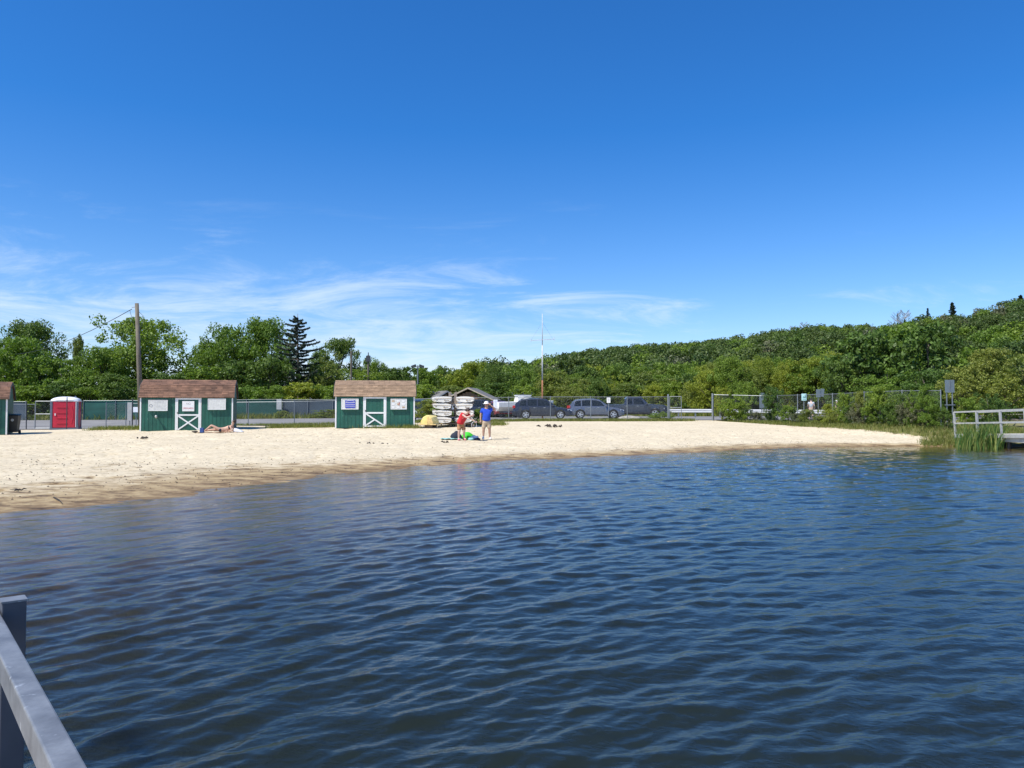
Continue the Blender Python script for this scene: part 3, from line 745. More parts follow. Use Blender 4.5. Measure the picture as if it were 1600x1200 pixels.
# -- middle belt, right of the mast
r3 = np.random.default_rng(77)
belt = []
for i in range(70):
    px = 838 + i * 4.6 + r3.uniform(-6, 6); y = r3.uniform(88, 150)
    top = r3.uniform(580, 606) - max(0, px - 1000) * 0.03
    if y > 120: top = r3.uniform(572, 588) - max(0, px - 950) * 0.05
    belt.append((px, top, y, r3.uniform(38, 66)))
for i, (px, t_, y, w) in enumerate(sorted(belt, key=lambda q: -q[2])):
    lm = ['leaf_mid', 'leaf_olive', 'leaf_mid', 'leaf_yellow', 'leaf_mid', 'leaf_olive', 'leaf_dark'][i % 7]
    wh = 'behind the leftmost SUV' if px < 905 else 'behind the middle parked car' if px < 960 else 'behind the pickup truck' if px < 1040 else 'behind the path opening' if px < 1113 else 'beyond the fence start on the right'
    cw = {'leaf_mid': 'light green', 'leaf_olive': 'olive', 'leaf_yellow': 'yellow green', 'leaf_dark': 'dark green'}[lm]
    lb_ = '%s tree %s in the belt %s' % (cw, 'far back' if y > 118 else 'well forward', wh)
    tree('mid%d' % (i % 3) if i % 2 else 'bushy%d' % (i % 3), px, t_, y, w, lm, lb_, 'belt_tree', 'trees in the belt behind the parked cars')
for i in range(34):
    px = 1085 + i * 7 + r3.uniform(-8, 8); y = r3.uniform(80, 104)
    top = np.interp(px, [1080, 1140, 1200, 1260, 1320], [582, 556, 553, 552, 548]) + r3.uniform(0, 34)
    tree('bushy%d' % (i % 3) if i % 2 else 'big%d' % (i % 4), px, top, y, r3.uniform(44, 72), ['leaf_yellow', 'leaf_olive', 'leaf_yellow', 'leaf_mid', 'leaf_yellow'][i % 5], '%s young tree in the stand %s' % (['yellow green', 'olive', 'yellow green', 'mid green', 'yellow green'][i % 5], 'behind the path opening' if px < 1150 else 'behind the tall grey sign back' if px < 1225 else 'behind the teal sign' if px < 1290 else 'left of the big spreading trees'), 'young_tree', 'yellow green trees behind the guardrail')
# -- right-hand trees
L('broad0', 1352, 521, 73, 116, 'leaf_dark', 'big spreading tree with large leaves right of the yellow green stand', rz=.5)
L('broad1', 1452, 512, 70, 112, 'leaf_dark', 'tallest spreading dark tree behind the grey sign back on the right', rz=2.5)
L('broad0', 1402, 507, 78, 104, 'leaf_mid', 'tree crown between the two big spreading trees on the right', rz=.9)
L('bushy0', 1318, 566, 72, 70, 'leaf_dark', 'dark leafy tree at the left foot of the big spreading trees')
L('bushy1', 1385, 572, 66, 86, 'leaf_mid', 'leafy tree low behind the middle of the right fence')
L('bushy2', 1448, 580, 63, 84, 'leaf_dark', 'dark leafy tree low behind the end of the right fence')
L('bushy0', 1540, 548, 66, 96, 'leaf_olive', 'olive green tree behind the gangway')
L('bushy1', 1600, 556, 64, 96, 'leaf_olive', 'olive green tree cut by the right edge of the picture')
L('bushy2', 1690, 540, 66, 110, 'leaf_olive', 'olive green tree beyond the right edge of the picture')
L('mid1', 1572, 592, 58, 76, 'leaf_olive', 'low pale olive tree just above the gangway rail')
L('bushy1', 1612, 600, 60, 74, 'leaf_mid', 'low green tree at the right edge behind the picnic table')
L('mid2', 1500, 585, 60, 64, 'leaf_olive', 'olive tree between the grey sign back and the gangway')

# -- forest on the hill
hx, hy = [], []
cand = []
for _ in range(40000):
    az = r3.uniform(math.atan(-210 / FPX), math.atan(1050 / FPX)); 
    Rg = np.interp(az, raz, rr_)
    y = math.sqrt(r3.uniform(FOOT ** 2, (Rg + 18) ** 2)); x = y * math.tan(az)
    cand.append((x, y))
    if len(cand) > 9000: break
grid = {}; pts = []
for x, y in cand:
    sp_ = 6.2 + y / 140; k = (int(x // 12), int(y // 12)); ok = True
    for a in (-1, 0, 1):
        for b in (-1, 0, 1):
            for q in grid.get((k[0] + a, k[1] + b), ()):
                if (q[0] - x) ** 2 + (q[1] - y) ** 2 < sp_ ** 2: ok = False
    if ok: grid.setdefault(k, []).append((x, y)); pts.append((x, y))
pts = np.array(pts); pz = hillz(pts[:, 0], pts[:, 1])
PXv = 800 + FPX * pts[:, 0] / pts[:, 1]; PYv = 637 - FPX * (pz + 9 - CAMH) / pts[:, 1]
# those rising above the near belts and inside the frame can be seen
near_top = np.interp(PXv, [700, 850, 1080, 1140, 1300, 1320, 1490, 1500, 1600], [575, 580, 582, 556, 550, 520, 515, 552, 558])
vis = (PXv > 690) & (PXv < 1610) & (PYv < near_top + 6)
order = np.argsort(pts[:, 1] + (~vis) * 1e5)
ind = order[:290]; rest = order[290:]
print('hill trees', len(pts), 'visible', vis.sum())
for n_, i in enumerate(ind):
    kk = n_ % 5; h = r3.uniform(8.5, 11.5); w = r3.uniform(9, 12.5)
    lm = 'leaf_hill'; 
    u_ = r3.random()
    if u_ < 0.12: lm = 'leaf_dark'
    elif u_ < 0.24: lm = 'leaf_mid'
    elif u_ < 0.29: lm = 'leaf_grey'
    o = link_mesh('hill_tree', PROTO['far%d' % kk][0], M[lm], None, (pts[i, 0], pts[i, 1], pz[i] - 0.8), (0, 0, r3.uniform(0, 6.28)), (w, w, h))
    rel_ = (pts[i, 1] - FOOT) / (np.interp(math.atan2(pts[i, 0], pts[i, 1]), raz, rr_) - FOOT)
    px_ = PXv[i]
    where = 'left of the white mast' if px_ < 840 else 'above the leftmost dark SUV' if px_ < 900 else 'above the middle parked car' if px_ < 965 else 'above the pickup truck' if px_ < 1040 else 'above the path opening' if px_ < 1120 else 'above the tall grey sign back' if px_ < 1210 else 'above the teal sign' if px_ < 1300 else 'behind the big spreading trees' if px_ < 1480 else 'above the gangway'
    tag(o, '%s tree %s the hill forest %s' % ({'leaf_hill': 'deep green', 'leaf_dark': 'dark green', 'leaf_mid': 'fresh green', 'leaf_grey': 'greyish thin'}[lm], 'cresting' if rel_ > .85 else 'high in' if rel_ > .5 else 'low in', where), 'tree', 'trees in the hillside forest')
VV = []; FF = []; off = 0
base_arr = []
for k in range(5):
    me = PROTO['low%d' % k][0]; vv = np.empty(len(me.vertices) * 3, np.float32); me.vertices.foreach_get('co', vv); base_arr.append(vv.reshape(-1, 3))
for n_, i in enumerate(rest):
    b = base_arr[n_ % 5]; 
    if not (vis[i]) : b = b[:len(b) // 12 * 4]
    h = r3.uniform(8.5, 11.5); w = r3.uniform(9, 12.5); an = r3.uniform(0, 6.28); c_, s_ = math.cos(an), math.sin(an)
    v_ = np.stack([(b[:, 0] * c_ - b[:, 1] * s_) * w + pts[i, 0], (b[:, 0] * s_ + b[:, 1] * c_) * w + pts[i, 1], b[:, 2] * h + pz[i] - .8], 1)
    VV.append(v_); FF.append(np.arange(len(v_)).reshape(-1, 4) + off); off += len(v_)
fo = link_mesh('distant_forest', arr_mesh('distant_forest', np.concatenate(VV), np.concatenate(FF)), M['leaf_hill'])
tag(fo, 'dense dark green forest filling the far hillside', 'forest', None, 'stuff')
spruce(1491, 471, 362, 24, 'dark spruce standing above the hill crest on the right', 0.4, sc=4.0)
spruce(1452, 480, 375, 16, 'small thin spruce on the hill crest left of the darker one', 1.4, sc=2.5)
spruce(1598, 460, 340, 22, 'dark spruce on the hill crest at the right edge', 2.4, sc=4.5)
def bare_tree(px, top, y, label, seed, wpx=30):
    r = random.Random(seed); a, _ = ray(px, 640); x = a * y
    z0 = float(hillz(np.array([x]), np.array([y]))[0]); h = P(px, top, y).z - z0
    q = MB(); t = MB(); t.tube([(0, 0, 0), (.1, 0, h * .5), (0, .2, h)], [.25, .16, .03], 5)
    for i in range(34):
        z = h * r.uniform(.35, .95); an = r.uniform(0, 6.28); l = h * .32 * (1.25 - z / h) + .8
        p1 = (math.cos(an) * l * .5, math.sin(an) * l * .5, z + l * .45); p2 = (math.cos(an + .2) * l, math.sin(an + .2) * l, z + l * 1.0)
        q.tube([(0, 0, z), p1, p2], [.09, .06, .03], 4, False)
        for _ in range(3):
            an2 = an + r.uniform(-1.2, 1.2); q.tube([p1, (p1[0] + math.cos(an2) * l * .5, p1[1] + math.sin(an2) * l * .5, p1[2] + l * .5)], [.05, .025], 3, False)
    o = empty('bare_tree', (x, y, z0), 0, label, 'tree'); t.build('trunk', M['twig'], o); q.build('branch', M['twig'], o)
bare_tree(1258, 506, 436, 'leafless grey tree on the hill crest above the yellow green stand', 1)
bare_tree(1240, 512, 438, 'leafless grey tree left of its taller bare neighbour on the crest', 5)
bare_tree(1404, 490, 392, 'leafless grey tree on the crest left of the small thin spruce', 2)
bare_tree(1416, 488, 390, 'leafless grey tree with upright twigs closest to the small thin spruce', 3)
bare_tree(1134, 552, 380, 'leafless pale tree among the hillside forest above the gate', 4)

# ------------------------------------------------------------------ sheds
def shingles(p0, ux, up_, L_, H_, n_rows, rnd, mbq, tw=0.30):
    """overlapping tabs on a sloping plane: p0 lower left, ux along, up_ up the slope"""
    nrm = ux.cross(up_).normalized()
    if nrm.z < 0: nrm = -nrm
    rh_ = H_ / n_rows
    for j in range(n_rows):
        x = -rnd.uniform(0, tw)
        while x < L_:
            w = tw * rnd.uniform(0.8, 1.2); a = max(x, 0); b = min(x + w, L_)
            if b - a > 0.02:
                d = rnd.uniform(-0.008, 0.008); t0 = 0.016 + rnd.uniform(0, .007)
                q = [p0 + ux * (a + .003) + up_ * (j * rh_ - .02 + d), p0 + ux * (b - .003) + up_ * (j * rh_ - .02 + d), p0 + ux * (b - .003) + up_ * ((j + 1) * rh_), p0 + ux * (a + .003) + up_ * ((j + 1) * rh_)]
                mbq.add([q[0], q[1], q[2], q[3], q[0] + nrm * t0, q[1] + nrm * t0, q[2] + nrm * .004, q[3] + nrm * .004], [(0, 1, 5, 4), (4, 5, 6, 7), (1, 2, 6, 5), (3, 0, 4, 7)])
            x += w
def shed(A, rz, L_, label, roofm, D=2.4, wall=1.85, roof=2.85, door_x=(1.9, 2.9), style='x'):
    """A = front left corner on the ground; local x along the front, y into the building"""
    o = empty('shed', A, rz, label, 'shed')
    rnd = random.Random(int(L_ * 100 + A[0]))
    ov = 0.07
    brk = D * 0.19; zb = wall + (roof - wall) * 0.66       # gambrel break
    prof = [(0, 0), (0, wall), (brk, zb - .02), (D / 2, roof - .03), (D - brk, zb - .02), (D, wall), (D, 0)]
    dx0, dx1 = door_x
    w = MB()
    w.prism(prof, 0.03, L_ - 0.03, 'x')
    # vertical siding boards, proud of the wall with open grooves between
    def boards(a, b, z0, z1):
        n = max(1, round((b - a) / 0.2)); bw = (b - a) / n
        for k in range(n): w.box((a + bw * (k + .5), -0.008, (z0 + z1) / 2), (bw - 0.02, 0.016, z1 - z0))
    boards(.07, dx0, 0.03, wall - .02); boards(dx1, L_ - .07, 0.03, wall - .02)
    n = 11
    for sx_ in (0.02, L_ - 0.02):
        for k in range(n):
            y0 = D * k / n + .01; y1 = D * (k + 1) / n - .01; ym = (y0 + y1) / 2
            zt = min(np.interp(y0, [p[0] for p in prof[1:6]], [p[1] for p in prof[1:6]]), np.interp(y1, [p[0] for p in prof[1:6]], [p[1] for p in prof[1:6]])) - .03
            w.box((sx_, ym, zt / 2 + .02), (0.04, y1 - y0, zt - .04))
    w.build('wall', M['green'], o)
    # roof deck and shingles
    rf = MB()
    outer = [(-ov - .02, wall - .055), (brk - .06, zb + .01), (D / 2, roof), (D - brk + .06, zb + .01), (D + ov + .02, wall - .055)]
    inner = [(p[0], p[1] - .03) for p in outer]
    rf.prism(outer + inner[::-1], -ov, L_ + ov, 'x')
    rob = rf.build('roof', M['dark_steel'] if False else roofm, o)
    s_ = MB()
    for a, b, nr in ((outer[0], outer[1], 7), (outer[1], outer[2], 4)):
        ux = Vector((1, 0, 0)); u_ = Vector((0, b[0] - a[0], b[1] - a[1])); H_ = u_.length; u_.normalize()
        shingles(Vector((-ov, a[0], a[1] + .004)), ux, u_, L_ + 2 * ov, H_, nr, rnd, s_)
        a2, b2 = (D - a[0], a[1]), (D - b[0], b[1]); u2 = Vector((0, b2[0] - a2[0], b2[1] - a2[1])).normalized()
        shingles(Vector((-ov, a2[0], a2[1] + .004)), ux, u2, L_ + 2 * ov, H_, nr, rnd, s_)
    so = s_.build('shingle', roofm, rob); so['kind'] = 'stuff'
    rc = MB(); k = 0; x = -ov
    while x < L_ + ov:
        rc.prism([(D / 2 - .13, roof - .035), (D / 2, roof + .028), (D / 2 + .13, roof - .035)], x, min(x + .29, L_ + ov), 'x'); x += .3
    rc.build('ridge_cap', roofm, rob)
    # white corner boards, fascia
    for cx in (0.035, L_ - 0.035):
        MB().box((cx, -0.014, wall / 2 - .01), (0.07, 0.028, wall - .04)).build('corner_board', M['white_trim'], o)
    for cx in (-ov - .012, L_ + ov + .012):
        q = MB()
        for a, b in zip(outer[:-1], outer[1:]): q.beam((cx, a[0], a[1] - .05), (cx, b[0], b[1] - .05), 0.10, 0.02, up=(1, 0, 0))
        q.build('fascia', M['dark_steel'], o)
    # door: recessed panel, white frame, brace
    d = empty('door', ((dx0 + dx1) / 2, 0, 0)); d.parent = o
    wd = dx1 - dx0; t = 0.095; top = wall - .035
    pn = MB(); nb = 5
    for k in range(nb):
        bw = (wd - 2 * t) / nb; pn.box((-wd / 2 + t + bw * (k + .5), -0.004, top / 2), (bw - .012, 0.02, top - .06))
    pn.build('door_board', M['green'], d)
    fr = MB(); fr.box((-wd / 2 + .03, -.018, top / 2), (0.06, .036, top)); fr.box((wd / 2 - .03, -.018, top / 2), (0.06, .036, top)); fr.box((0, -.018, top - .03), (wd - .12, .036, .06))
    fr.build('door_frame', M['white_trim'], d)
    st = MB(); a = -wd / 2 + .065; b = wd / 2 - .065; zt = top - .07; z0 = .06; zm = top * 0.47
    st.box((a + .04, -.026, (zt + z0) / 2), (.08, .03, zt - z0)); st.box((b - .04, -.026, (zt + z0) / 2), (.08, .03, zt - z0))
    st.box(((a + b) / 2, -.026, zt - .04), (b - a - .16, .03, .08)); st.box(((a + b) / 2, -.026, zm), (b - a - .16, .03, .085)); 
    if style != 'x': st.box(((a + b) / 2, -.026, z0 + .04), (b - a - .16, .03, .08))
    st.build('door_rail', M['white_trim'], d)
    br = MB(); zl = z0 + (.02 if style == 'x' else .09); zh = zm - .05
    br.beam((a + .09, -.022, zh), (b - .09, -.022, zl), .075, .022, up=(0, 1, 0))
    if style == 'x': br.beam((a + .09, -.0255, zl), (b - .09, -.0255, zh), .075, .022, up=(0, 1, 0))
    else: br.beam((a + .09, -.0255, zl), ((a + b) / 2, -.0255, (zl + zh) / 2), .075, .022, up=(0, 1, 0))
    br.build('brace', M['white_trim'], d)
    MB().box((a + .05, -.055, zm + .12), (.03, .03, .09)).build('handle', M['dark_steel'], d)
    return o
def txt(body, size, loc, material, parent, name='lettering', rot=(math.pi / 2, 0, 0), align='CENTER', stretch=1.0):
    cu = bpy.data.curves.new(name, 'FONT'); cu.body = body; cu.size = size; cu.align_x = align; cu.align_y = 'CENTER'; cu.extrude = 0.001
    tmp = bpy.data.objects.new('tmp', cu); C.objects.link(tmp)
    me = bpy.data.meshes.new_from_object(tmp); bpy.data.objects.remove(tmp)
    me.materials.clear()
    return link_mesh(name, me, material, parent, loc, rot, (stretch, 1, 1))
def panel(o, x0, x1, z0, z1, name='notice_board', th=0.10):
    b = empty(name, ((x0 + x1) / 2, -.02, (z0 + z1) / 2)); b.parent = o
    w, h = x1 - x0, z1 - z0
    MB().box((0, -th / 2, 0), (w, th, h)).build('board', M['whiteboard'], b, bevel=0.006)
    q = MB(); f = .025
    q.box((0, -th - .004, h / 2 - f / 2), (w, .012, f)); q.box((0, -th - .004, -h / 2 + f / 2), (w, .012, f)); q.box((-w / 2 + f / 2, -th - .004, 0), (f, .012, h - 2 * f)); q.box((w / 2 - f / 2, -th - .004, 0), (f, .012, h - 2 * f))
    q.build('frame', M['white_trim'], b)
    return b, w, h, th
# lifeguard shed
A1 = P(218, 674, 42.2)
s1 = shed(A1, R(15), 4.82, 'green shed with brown shingle roof and lifeguard sign on its white braced door', M['brown_shingle'], wall=1.93, roof=2.86, door_x=(1.80, 3.15))
b, w, h, th = panel(s1, .44, 1.42, 1.12, 1.72)
txt('O', .22, (-w * .36, -th - .006, -.02), M['grey_print'], b)
for k in range(6): MB().box((.05 + (k % 2) * .05, -th - .006, .19 - k * .075), (.5 + .06 * (k % 3), .002, .010)).build('faint_line', M['grey_print'] if k == 0 else M['whiteboard'], b)
b, w, h, th = panel(s1, 3.50, 4.44, 1.18, 1.80)
sg = empty('door_sign', (2.475, -.055, 1.38)); sg.parent = s1
MB().box((0, 0, 0), (.62, .012, .56)).build('board', M['paper'], sg)
txt('NO', .15, (0, -.008, .13), M['grey_print'], sg); txt('LIFEGUARDS', .135, (0, -.008, -.12), M['red_print'], sg, stretch=.72)
lf = MB(); lf.tube([(.86, 0, .80), (.86, -.16, .80)], .03, 8); lf.build('light_bracket', M['white_trim'], s1)
MB().ball((.86, -.20, .80), (.07, .06, .09)).build('lamp_globe', M['alu_dull'], s1, True)
# second shed
A2 = P(523.5, 669, 41.9)
s2 = shed(A2, R(9), 4.3, 'green shed with tan shingle roof and blue notice beside the white boats', M['tan_shingle'], wall=1.80, roof=2.62, door_x=(1.50, 2.75), style='k')
b, w, h, th = panel(s2, .33, 1.25, 1.02, 1.60, 'notice_board')
MB().box((.02, -th - .014, 0), (.54, .006, .42)).build('blue_notice', M['blue_print'], b)
for k, tx in enumerate(('SWIM AREA', 'RULES')):
    pass
for k in range(3): MB().box((.02, -th - .0195, .09 - k * .10), (.50, .003, .022)).build('white_line', M['paper'], b)
q = MB(); q.tube([(-.20 + .04 * k, -th - .0205, .155 + .035 * math.sin(math.pi * k / 11)) for k in range(12)], .010, 5); q.build('white_arc', M['paper'], b)
b, w, h, th = panel(s2, 2.98, 3.86, 1.02, 1.60, 'notice_board')
for k in range(9): MB().box((-.3 + (k % 3) * .28, -th - .008, .17 - (k // 3) * .17), (.14 + .03 * (k % 2), .003, .09)).build('pinned_note', M['paper'] if k % 4 else M['towel'], b)
txt('?', .3, (.02, -th - .0135, 0), M['red_print'], b)
# left shed, mostly out of frame
B0 = P(11, 679.5, 38.5); L0 = 4.9; rz0 = R(27)
A0 = (B0.x - L0 * math.cos(rz0), B0.y - L0 * math.sin(rz0), B0.z)
s0 = shed(A0, rz0, L0, 'green shed with brown roof cut off by the left edge of the picture', M['brown_shingle'], wall=1.86, roof=2.66, door_x=(1.8, 3.1))
panel(s0, .5, 1.4, 1.1, 1.7); panel(s0, 3.5, 4.3, 1.1, 1.7)

# ------------------------------------------------------------------ portable toilet
def toilet():
    p = at(103.5, 50); o = empty('portable_toilet', p, R(22), 'red portable toilet with white domed roof behind the sand edge', 'portable toilet')
    w, h = 1.55, 1.86; hw = w / 2
    MB().box((0, 0, .06), (w + .06, w + .06, .12)).build('base', M['grey_plastic'], o, bevel=.01)
    b = MB(); b.box((0, 0, .12 + h / 2 - .06), (w - .06, w - .06, h - .12)); b.build('cabin', M['red_plastic'], o)
    for sx_, sy in ((-1, -1), (1, -1), (1, 1), (-1, 1)):
        MB().box((sx_ * (hw - .05), sy * (hw - .05), .12 + (h - .12) / 2), (.13, .13, h - .12)).build('corner_post', M['grey_plastic'], o, bevel=.015)
    d = MB(); d.box((0, -hw + .005, .98), (1.2, .05, 1.66)); dd = d.build('door', M['red_plastic'], o, bevel=.02)
    for k in range(4):
        MB().box((-.12, -hw - .03, .42 + k * .34), (.62, .03, .05)).build('rib', M['red_plastic'], dd, bevel=.01)
    rb = MB(); rb.tube([(.36 + .13 * math.sin(t), -hw - .022, .98 + .58 * math.cos(t)) for t in np.linspace(0.2, math.pi - .2, 14)], .018, 5); rb.build('curved_rib', M['red_plastic'], dd, True)
    MB().box((-.5, -hw - .035, .98), (.06, .04, .14)).build('latch', M['white_plastic'], dd)
    MB().box((.66, -hw - .02, .98), (.035, .03, 1.62)).build('door_trim', M['white_plastic'], o)
    for k in range(5): MB().box((hw + .0, -.1 + 0 * k, 1.35 + k * .07), (.03, .7, .028)).build('vent_slat', M['red_plastic'], o)
    MB().box((hw - .02, 0, .75), (.05, .9, .9)).build('side_panel', M['red_plastic'], o, bevel=.03)
    rf = MB(); secs = []
    for t in np.linspace(0, 1, 8):
        s_ = (hw + .05) * math.cos(t * math.pi / 2 * .96); z = h + .27 * math.sin(t * math.pi / 2)
        n = 24; ring = []
        for k in range(n):
            a = 2 * math.pi * k / n; c, sn = math.cos(a), math.sin(a); e = (abs(c) ** 5 + abs(sn) ** 5) ** (-1 / 5)
            ring.append((s_ * c * e, s_ * sn * e, z))
        secs.append(ring)
    rf.loft(secs); rf.build('roof', M['white_plastic'], o, True)
    MB().box((0, 0, h - .02), (w + .06, w + .06, .05)).build('roof_rim', M['white_plastic'], o, bevel=.01)
    MB().tube([(.45, .55, h + .05), (.45, .55, h + .32)], .05, 8).build('vent_pipe', M['grey_plastic'], o)
toilet()
def bin_():
    p = at(20, 39.3); o = empty('wheelie_bin', p, R(20), 'dark wheeled rubbish bin beside the cut off left shed', 'bin')
    b = MB(); b.loft([[(-.24, -.24, .1), (.24, -.24, .1), (.24, .24, .1), (-.24, .24, .1)], [(-.31, -.32, .95), (.31, -.32, .95), (.31, .34, .95), (-.31, .34, .95)]]); b.build('body', M['bin_plastic'], o, bevel=.02)
    l = MB(); l.loft([[(-.33, -.36, .955), (.33, -.36, .955), (.33, .37, .955), (-.33, .37, .955)], [(-.30, -.32, 1.0), (.30, -.32, 1.0), (.30, .33, 1.03), (-.30, .33, 1.03)]]); l.build('lid', M['bin_plastic'], o, bevel=.015)
    for sx_ in (-1, 1): MB().tube([(sx_ * .22, .27, .1), (sx_ * .30, .27, .1)], .1, 14).build('wheel', M['tyre'], o)
    MB().tube([(-.26, .38, .93), (.26, .38, .93)], .018, 6).build('handle', M['bin_plastic'], o)
    MB().tube([(.06, -.30, .72), (.06, -.315, .72)], .07, 14).build('round_label', M['alu_dull'], o)
bin_()

# ------------------------------------------------------------------ fences
def chain(p0, p1, z0a, z0b, h, sp=0.11, th=0.0016):
    p0, p1 = np.array(p0, float), np.array(p1, float); L_ = np.linalg.norm(p1 - p0); d = (p1 - p0) / L_; n = np.array([-d[1], d[0]])
    V = []; Fq = []
    for sgn in (1, -1):
        s0 = -h if sgn > 0 else 0
        s = s0
        while s < L_ + (0 if sgn > 0 else h):
            # line goes from (s,0) to (s+sgn*h, h), clipped to 0..L
            a, b = s, s + sgn * h; ta, tb = 0.0, 1.0
            if a != b:
                lo = (0 - a) / (b - a); hi = (L_ - a) / (b - a)
                if lo > hi: lo, hi = hi, lo
                ta, tb = max(ta, lo), min(tb, hi)
            if tb - ta > .01:
                pt = []
                for t in (ta, tb):
                    q = a + (b - a) * t; f = q / L_; zz_ = z0a + (z0b - z0a) * f + h * t
                    pt.append((q, zz_))
                k = len(V)
                for q, zz_ in pt:
                    c = p0 + d * q
                    for ox, oz in ((-th * .7, -th * .7), (th * .7, -th * .7), (0, th)):
                        V.append((c[0] + n[0] * ox * 1.0 + d[0] * 0, c[1] + n[1] * ox, zz_ + oz * 1.4))
                for j in range(3): Fq.append((k + j, k + (j + 1) % 3, k + 3 + (j + 1) % 3, k + 3 + j))
            s += sp
    return V, Fq
def fence(name, pts, h, label, spacing=3.0, screen=None, post_r=0.03, group=None, mesh_=True, midrail=False, postm='galv', top=True, zfun=None, extra=0.06):
    """pts: list of (x, y); one thing with posts, rails and wire mesh"""
    zf = zfun or G
    x0, y0 = pts[0]; o = empty(name, (x0, y0, zf(x0, y0)), 0, label, 'fence', group); zo = zf(x0, y0)
    loc = lambda x, y, z: (x - x0, y - y0, z - zo)
    stops = []
    for (a, b), (c, d) in zip(pts[:-1], pts[1:]):
        L_ = math.hypot(c - a, d - b); n = max(1, round(L_ / spacing))
        stops += [(a + (c - a) * k / n, b + (d - b) * k / n) for k in range(n)]
    stops.append(pts[-1])
    pm = MB().tube([(0, 0, 0), (0, 0, 1)], post_r, 8).mesh('post', False)
    for x, y in stops:
        link_mesh('post', pm, M[postm], o, loc(x, y, zf(x, y) - .05), None, (1, 1, h + .05 + extra))
    if top:
        r_ = MB()
        for (a, b), (c, d) in zip(stops[:-1], stops[1:]):
            r_.tube([loc(a, b, zf(a, b) + h), loc(c, d, zf(c, d) + h)], .021, 6)
            if midrail: r_.tube([loc(a, b, zf(a, b) + h * .5), loc(c, d, zf(c, d) + h * .5)], .018, 6)
        r_.build('top_rail', M[postm], o)
    if mesh_:
        V, Fq = [], []
        for (a, b), (c, d) in zip(stops[:-1], stops[1:]):
            v_, f_ = chain((a, b), (c, d), zf(a, b) + .04, zf(c, d) + .04, h - .06)
            k = len(V); V += v_; Fq += [tuple(i + k for i in f) for f in f_]
        V = [(v_[0] - x0, v_[1] - y0, v_[2] - zo) for v_ in V]
        c_ = link_mesh('wire_mesh', arr_mesh('wire_mesh', np.array(V), np.array(Fq)), M['galv'], o); c_['kind'] = 'stuff'
    if screen:
        for (a, b), (c, d) in zip(stops[:-1], stops[1:]):
            L_ = math.hypot(c - a, d - b); ux, uy = (c - a) / L_, (d - b) / L_
            rows = []
            for zf_ in np.linspace(.05, h - .05, 5):
                row = []
                for k in range(9):
                    t = k / 8; sag = .03 * math.sin(t * math.pi) * math.sin(zf_ * 3 + a)
                    x, y = a + (c - a) * t, b + (d - b) * t
                    row.append(loc(x - uy * (.05 + sag), y + ux * (.05 + sag), zf(a, b) * (1 - t) + zf(c, d) * t + zf_))
                rows.append(row)
            MB().loft(rows, False, False).build('screen_panel', M[screen], o, True)
    return o
def wx(px, y): return (ray(px, 640)[0] * y, y)
# near chain link fences
fence('chain_link_fence', [wx(-120, 52), wx(55, 54.5)], 1.75, 'chain link fence from the left shed to the wide gate by the toilet', 2.6)
fence('chain_link_fence', [wx(166, 54.5), wx(197, 56)], 1.8, 'short chain link fence stretch left of the lifeguard shed', 1.6, mesh_=True)
fence('chain_link_fence', [wx(207, 56.5), wx(330, 57.5), wx(388, 57.5), wx(460, 57.5), wx(530, 57.8), wx(700, 58), wx(706, 58.2)], 1.78, 'long chain link fence running behind and between the two sheds', 3.5)
fence('chain_link_fence', [wx(706, 58.2), wx(795, 58.4), wx(860, 58.3), wx(923, 58.2), wx(980, 58.1), wx(1045, 58)], 1.8, 'chain link fence in front of the parked dark cars', 3.1)
fence('chain_link_fence', [wx(1115, 58)] + FENCE_R[1:], 1.95, 'overgrown chain link fence along the right bank', 3.2)
def gate(name, p, rz, w, h, label, brace=False):
    o = empty(name, (p[0], p[1], G(*p)), rz, label, 'gate')
    f = MB()
    for a, b in (((0, 0, .1), (0, 0, h)), ((w, 0, .1), (w, 0, h)), ((0, 0, h), (w, 0, h)), ((0, 0, .1), (w, 0, .1)), ((0, 0, h * .55), (w, 0, h * .55))): f.tube([a, b], .026, 6)
    f.build('gate_frame', M['galv'], o)
    V, Fq = chain((0, 0), (w, 0), .12, .12, h - .14)
    q = link_mesh('wire_mesh', arr_mesh('wire_mesh', np.array(V), np.array(Fq)), M['galv'], o); q['kind'] = 'stuff'
gate('wire_gate', wx(55.5, 52.2), R(8), 2.15, 1.93, 'wide wire gate leaf standing open in front of the red portable toilet')
gate('wire_gate', wx(1046.5, 57.6), R(-12), .85, 1.82, 'narrow wire gate leaf open at the right end of the car fence')
def single_post(px, y, h, label, r_=.05, m_='galv'):
    p = at(px, y); o = MB().tube([(0, 0, 0), (0, 0, h)], r_, 10).add([], []).build('gate_post', M[m_], None, loc=p)
    tag(o, label, 'post')
single_post(1044.2, 57.75, 2.0, 'stout gate post at the right end of the car fence', .07)
single_post(1113.5, 57.9, 2.05, 'stout gate post beside the bush at the path opening', .075)
single_post(104.5, 51.0 - 2.3, 2.05, 'thin dark post standing in front of the red portable toilet', .03, 'dark_steel')
single_post(41.5, 53, 1.95, 'dark fence post left of the open wide gate', .035, 'dark_steel')
single_post(207, 55, 2.15, 'tall thin post left of the lifeguard shed', .04, 'dark_steel')
# far screened fence
fence('screened_fence', [wx(-700, 74.6), wx(40, 74.6)], 1.85, 'grey screened fence at the far left beyond the lot', 3, 'screen_grey', mesh_=False)
fence('screened_fence', [wx(130, 74.8), wx(330, 75.5), wx(440, 76.2)], 1.9, 'green screened fence across the lot behind the lifeguard shed', 3.2, 'screen', mesh_=False)
fence('screened_fence', [wx(442, 76.2), wx(520, 76.4), wx(560, 76.6)], 1.85, 'blue grey screened fence across the lot left of the tan roofed shed', 3.0, 'screen_grey', mesh_=False)
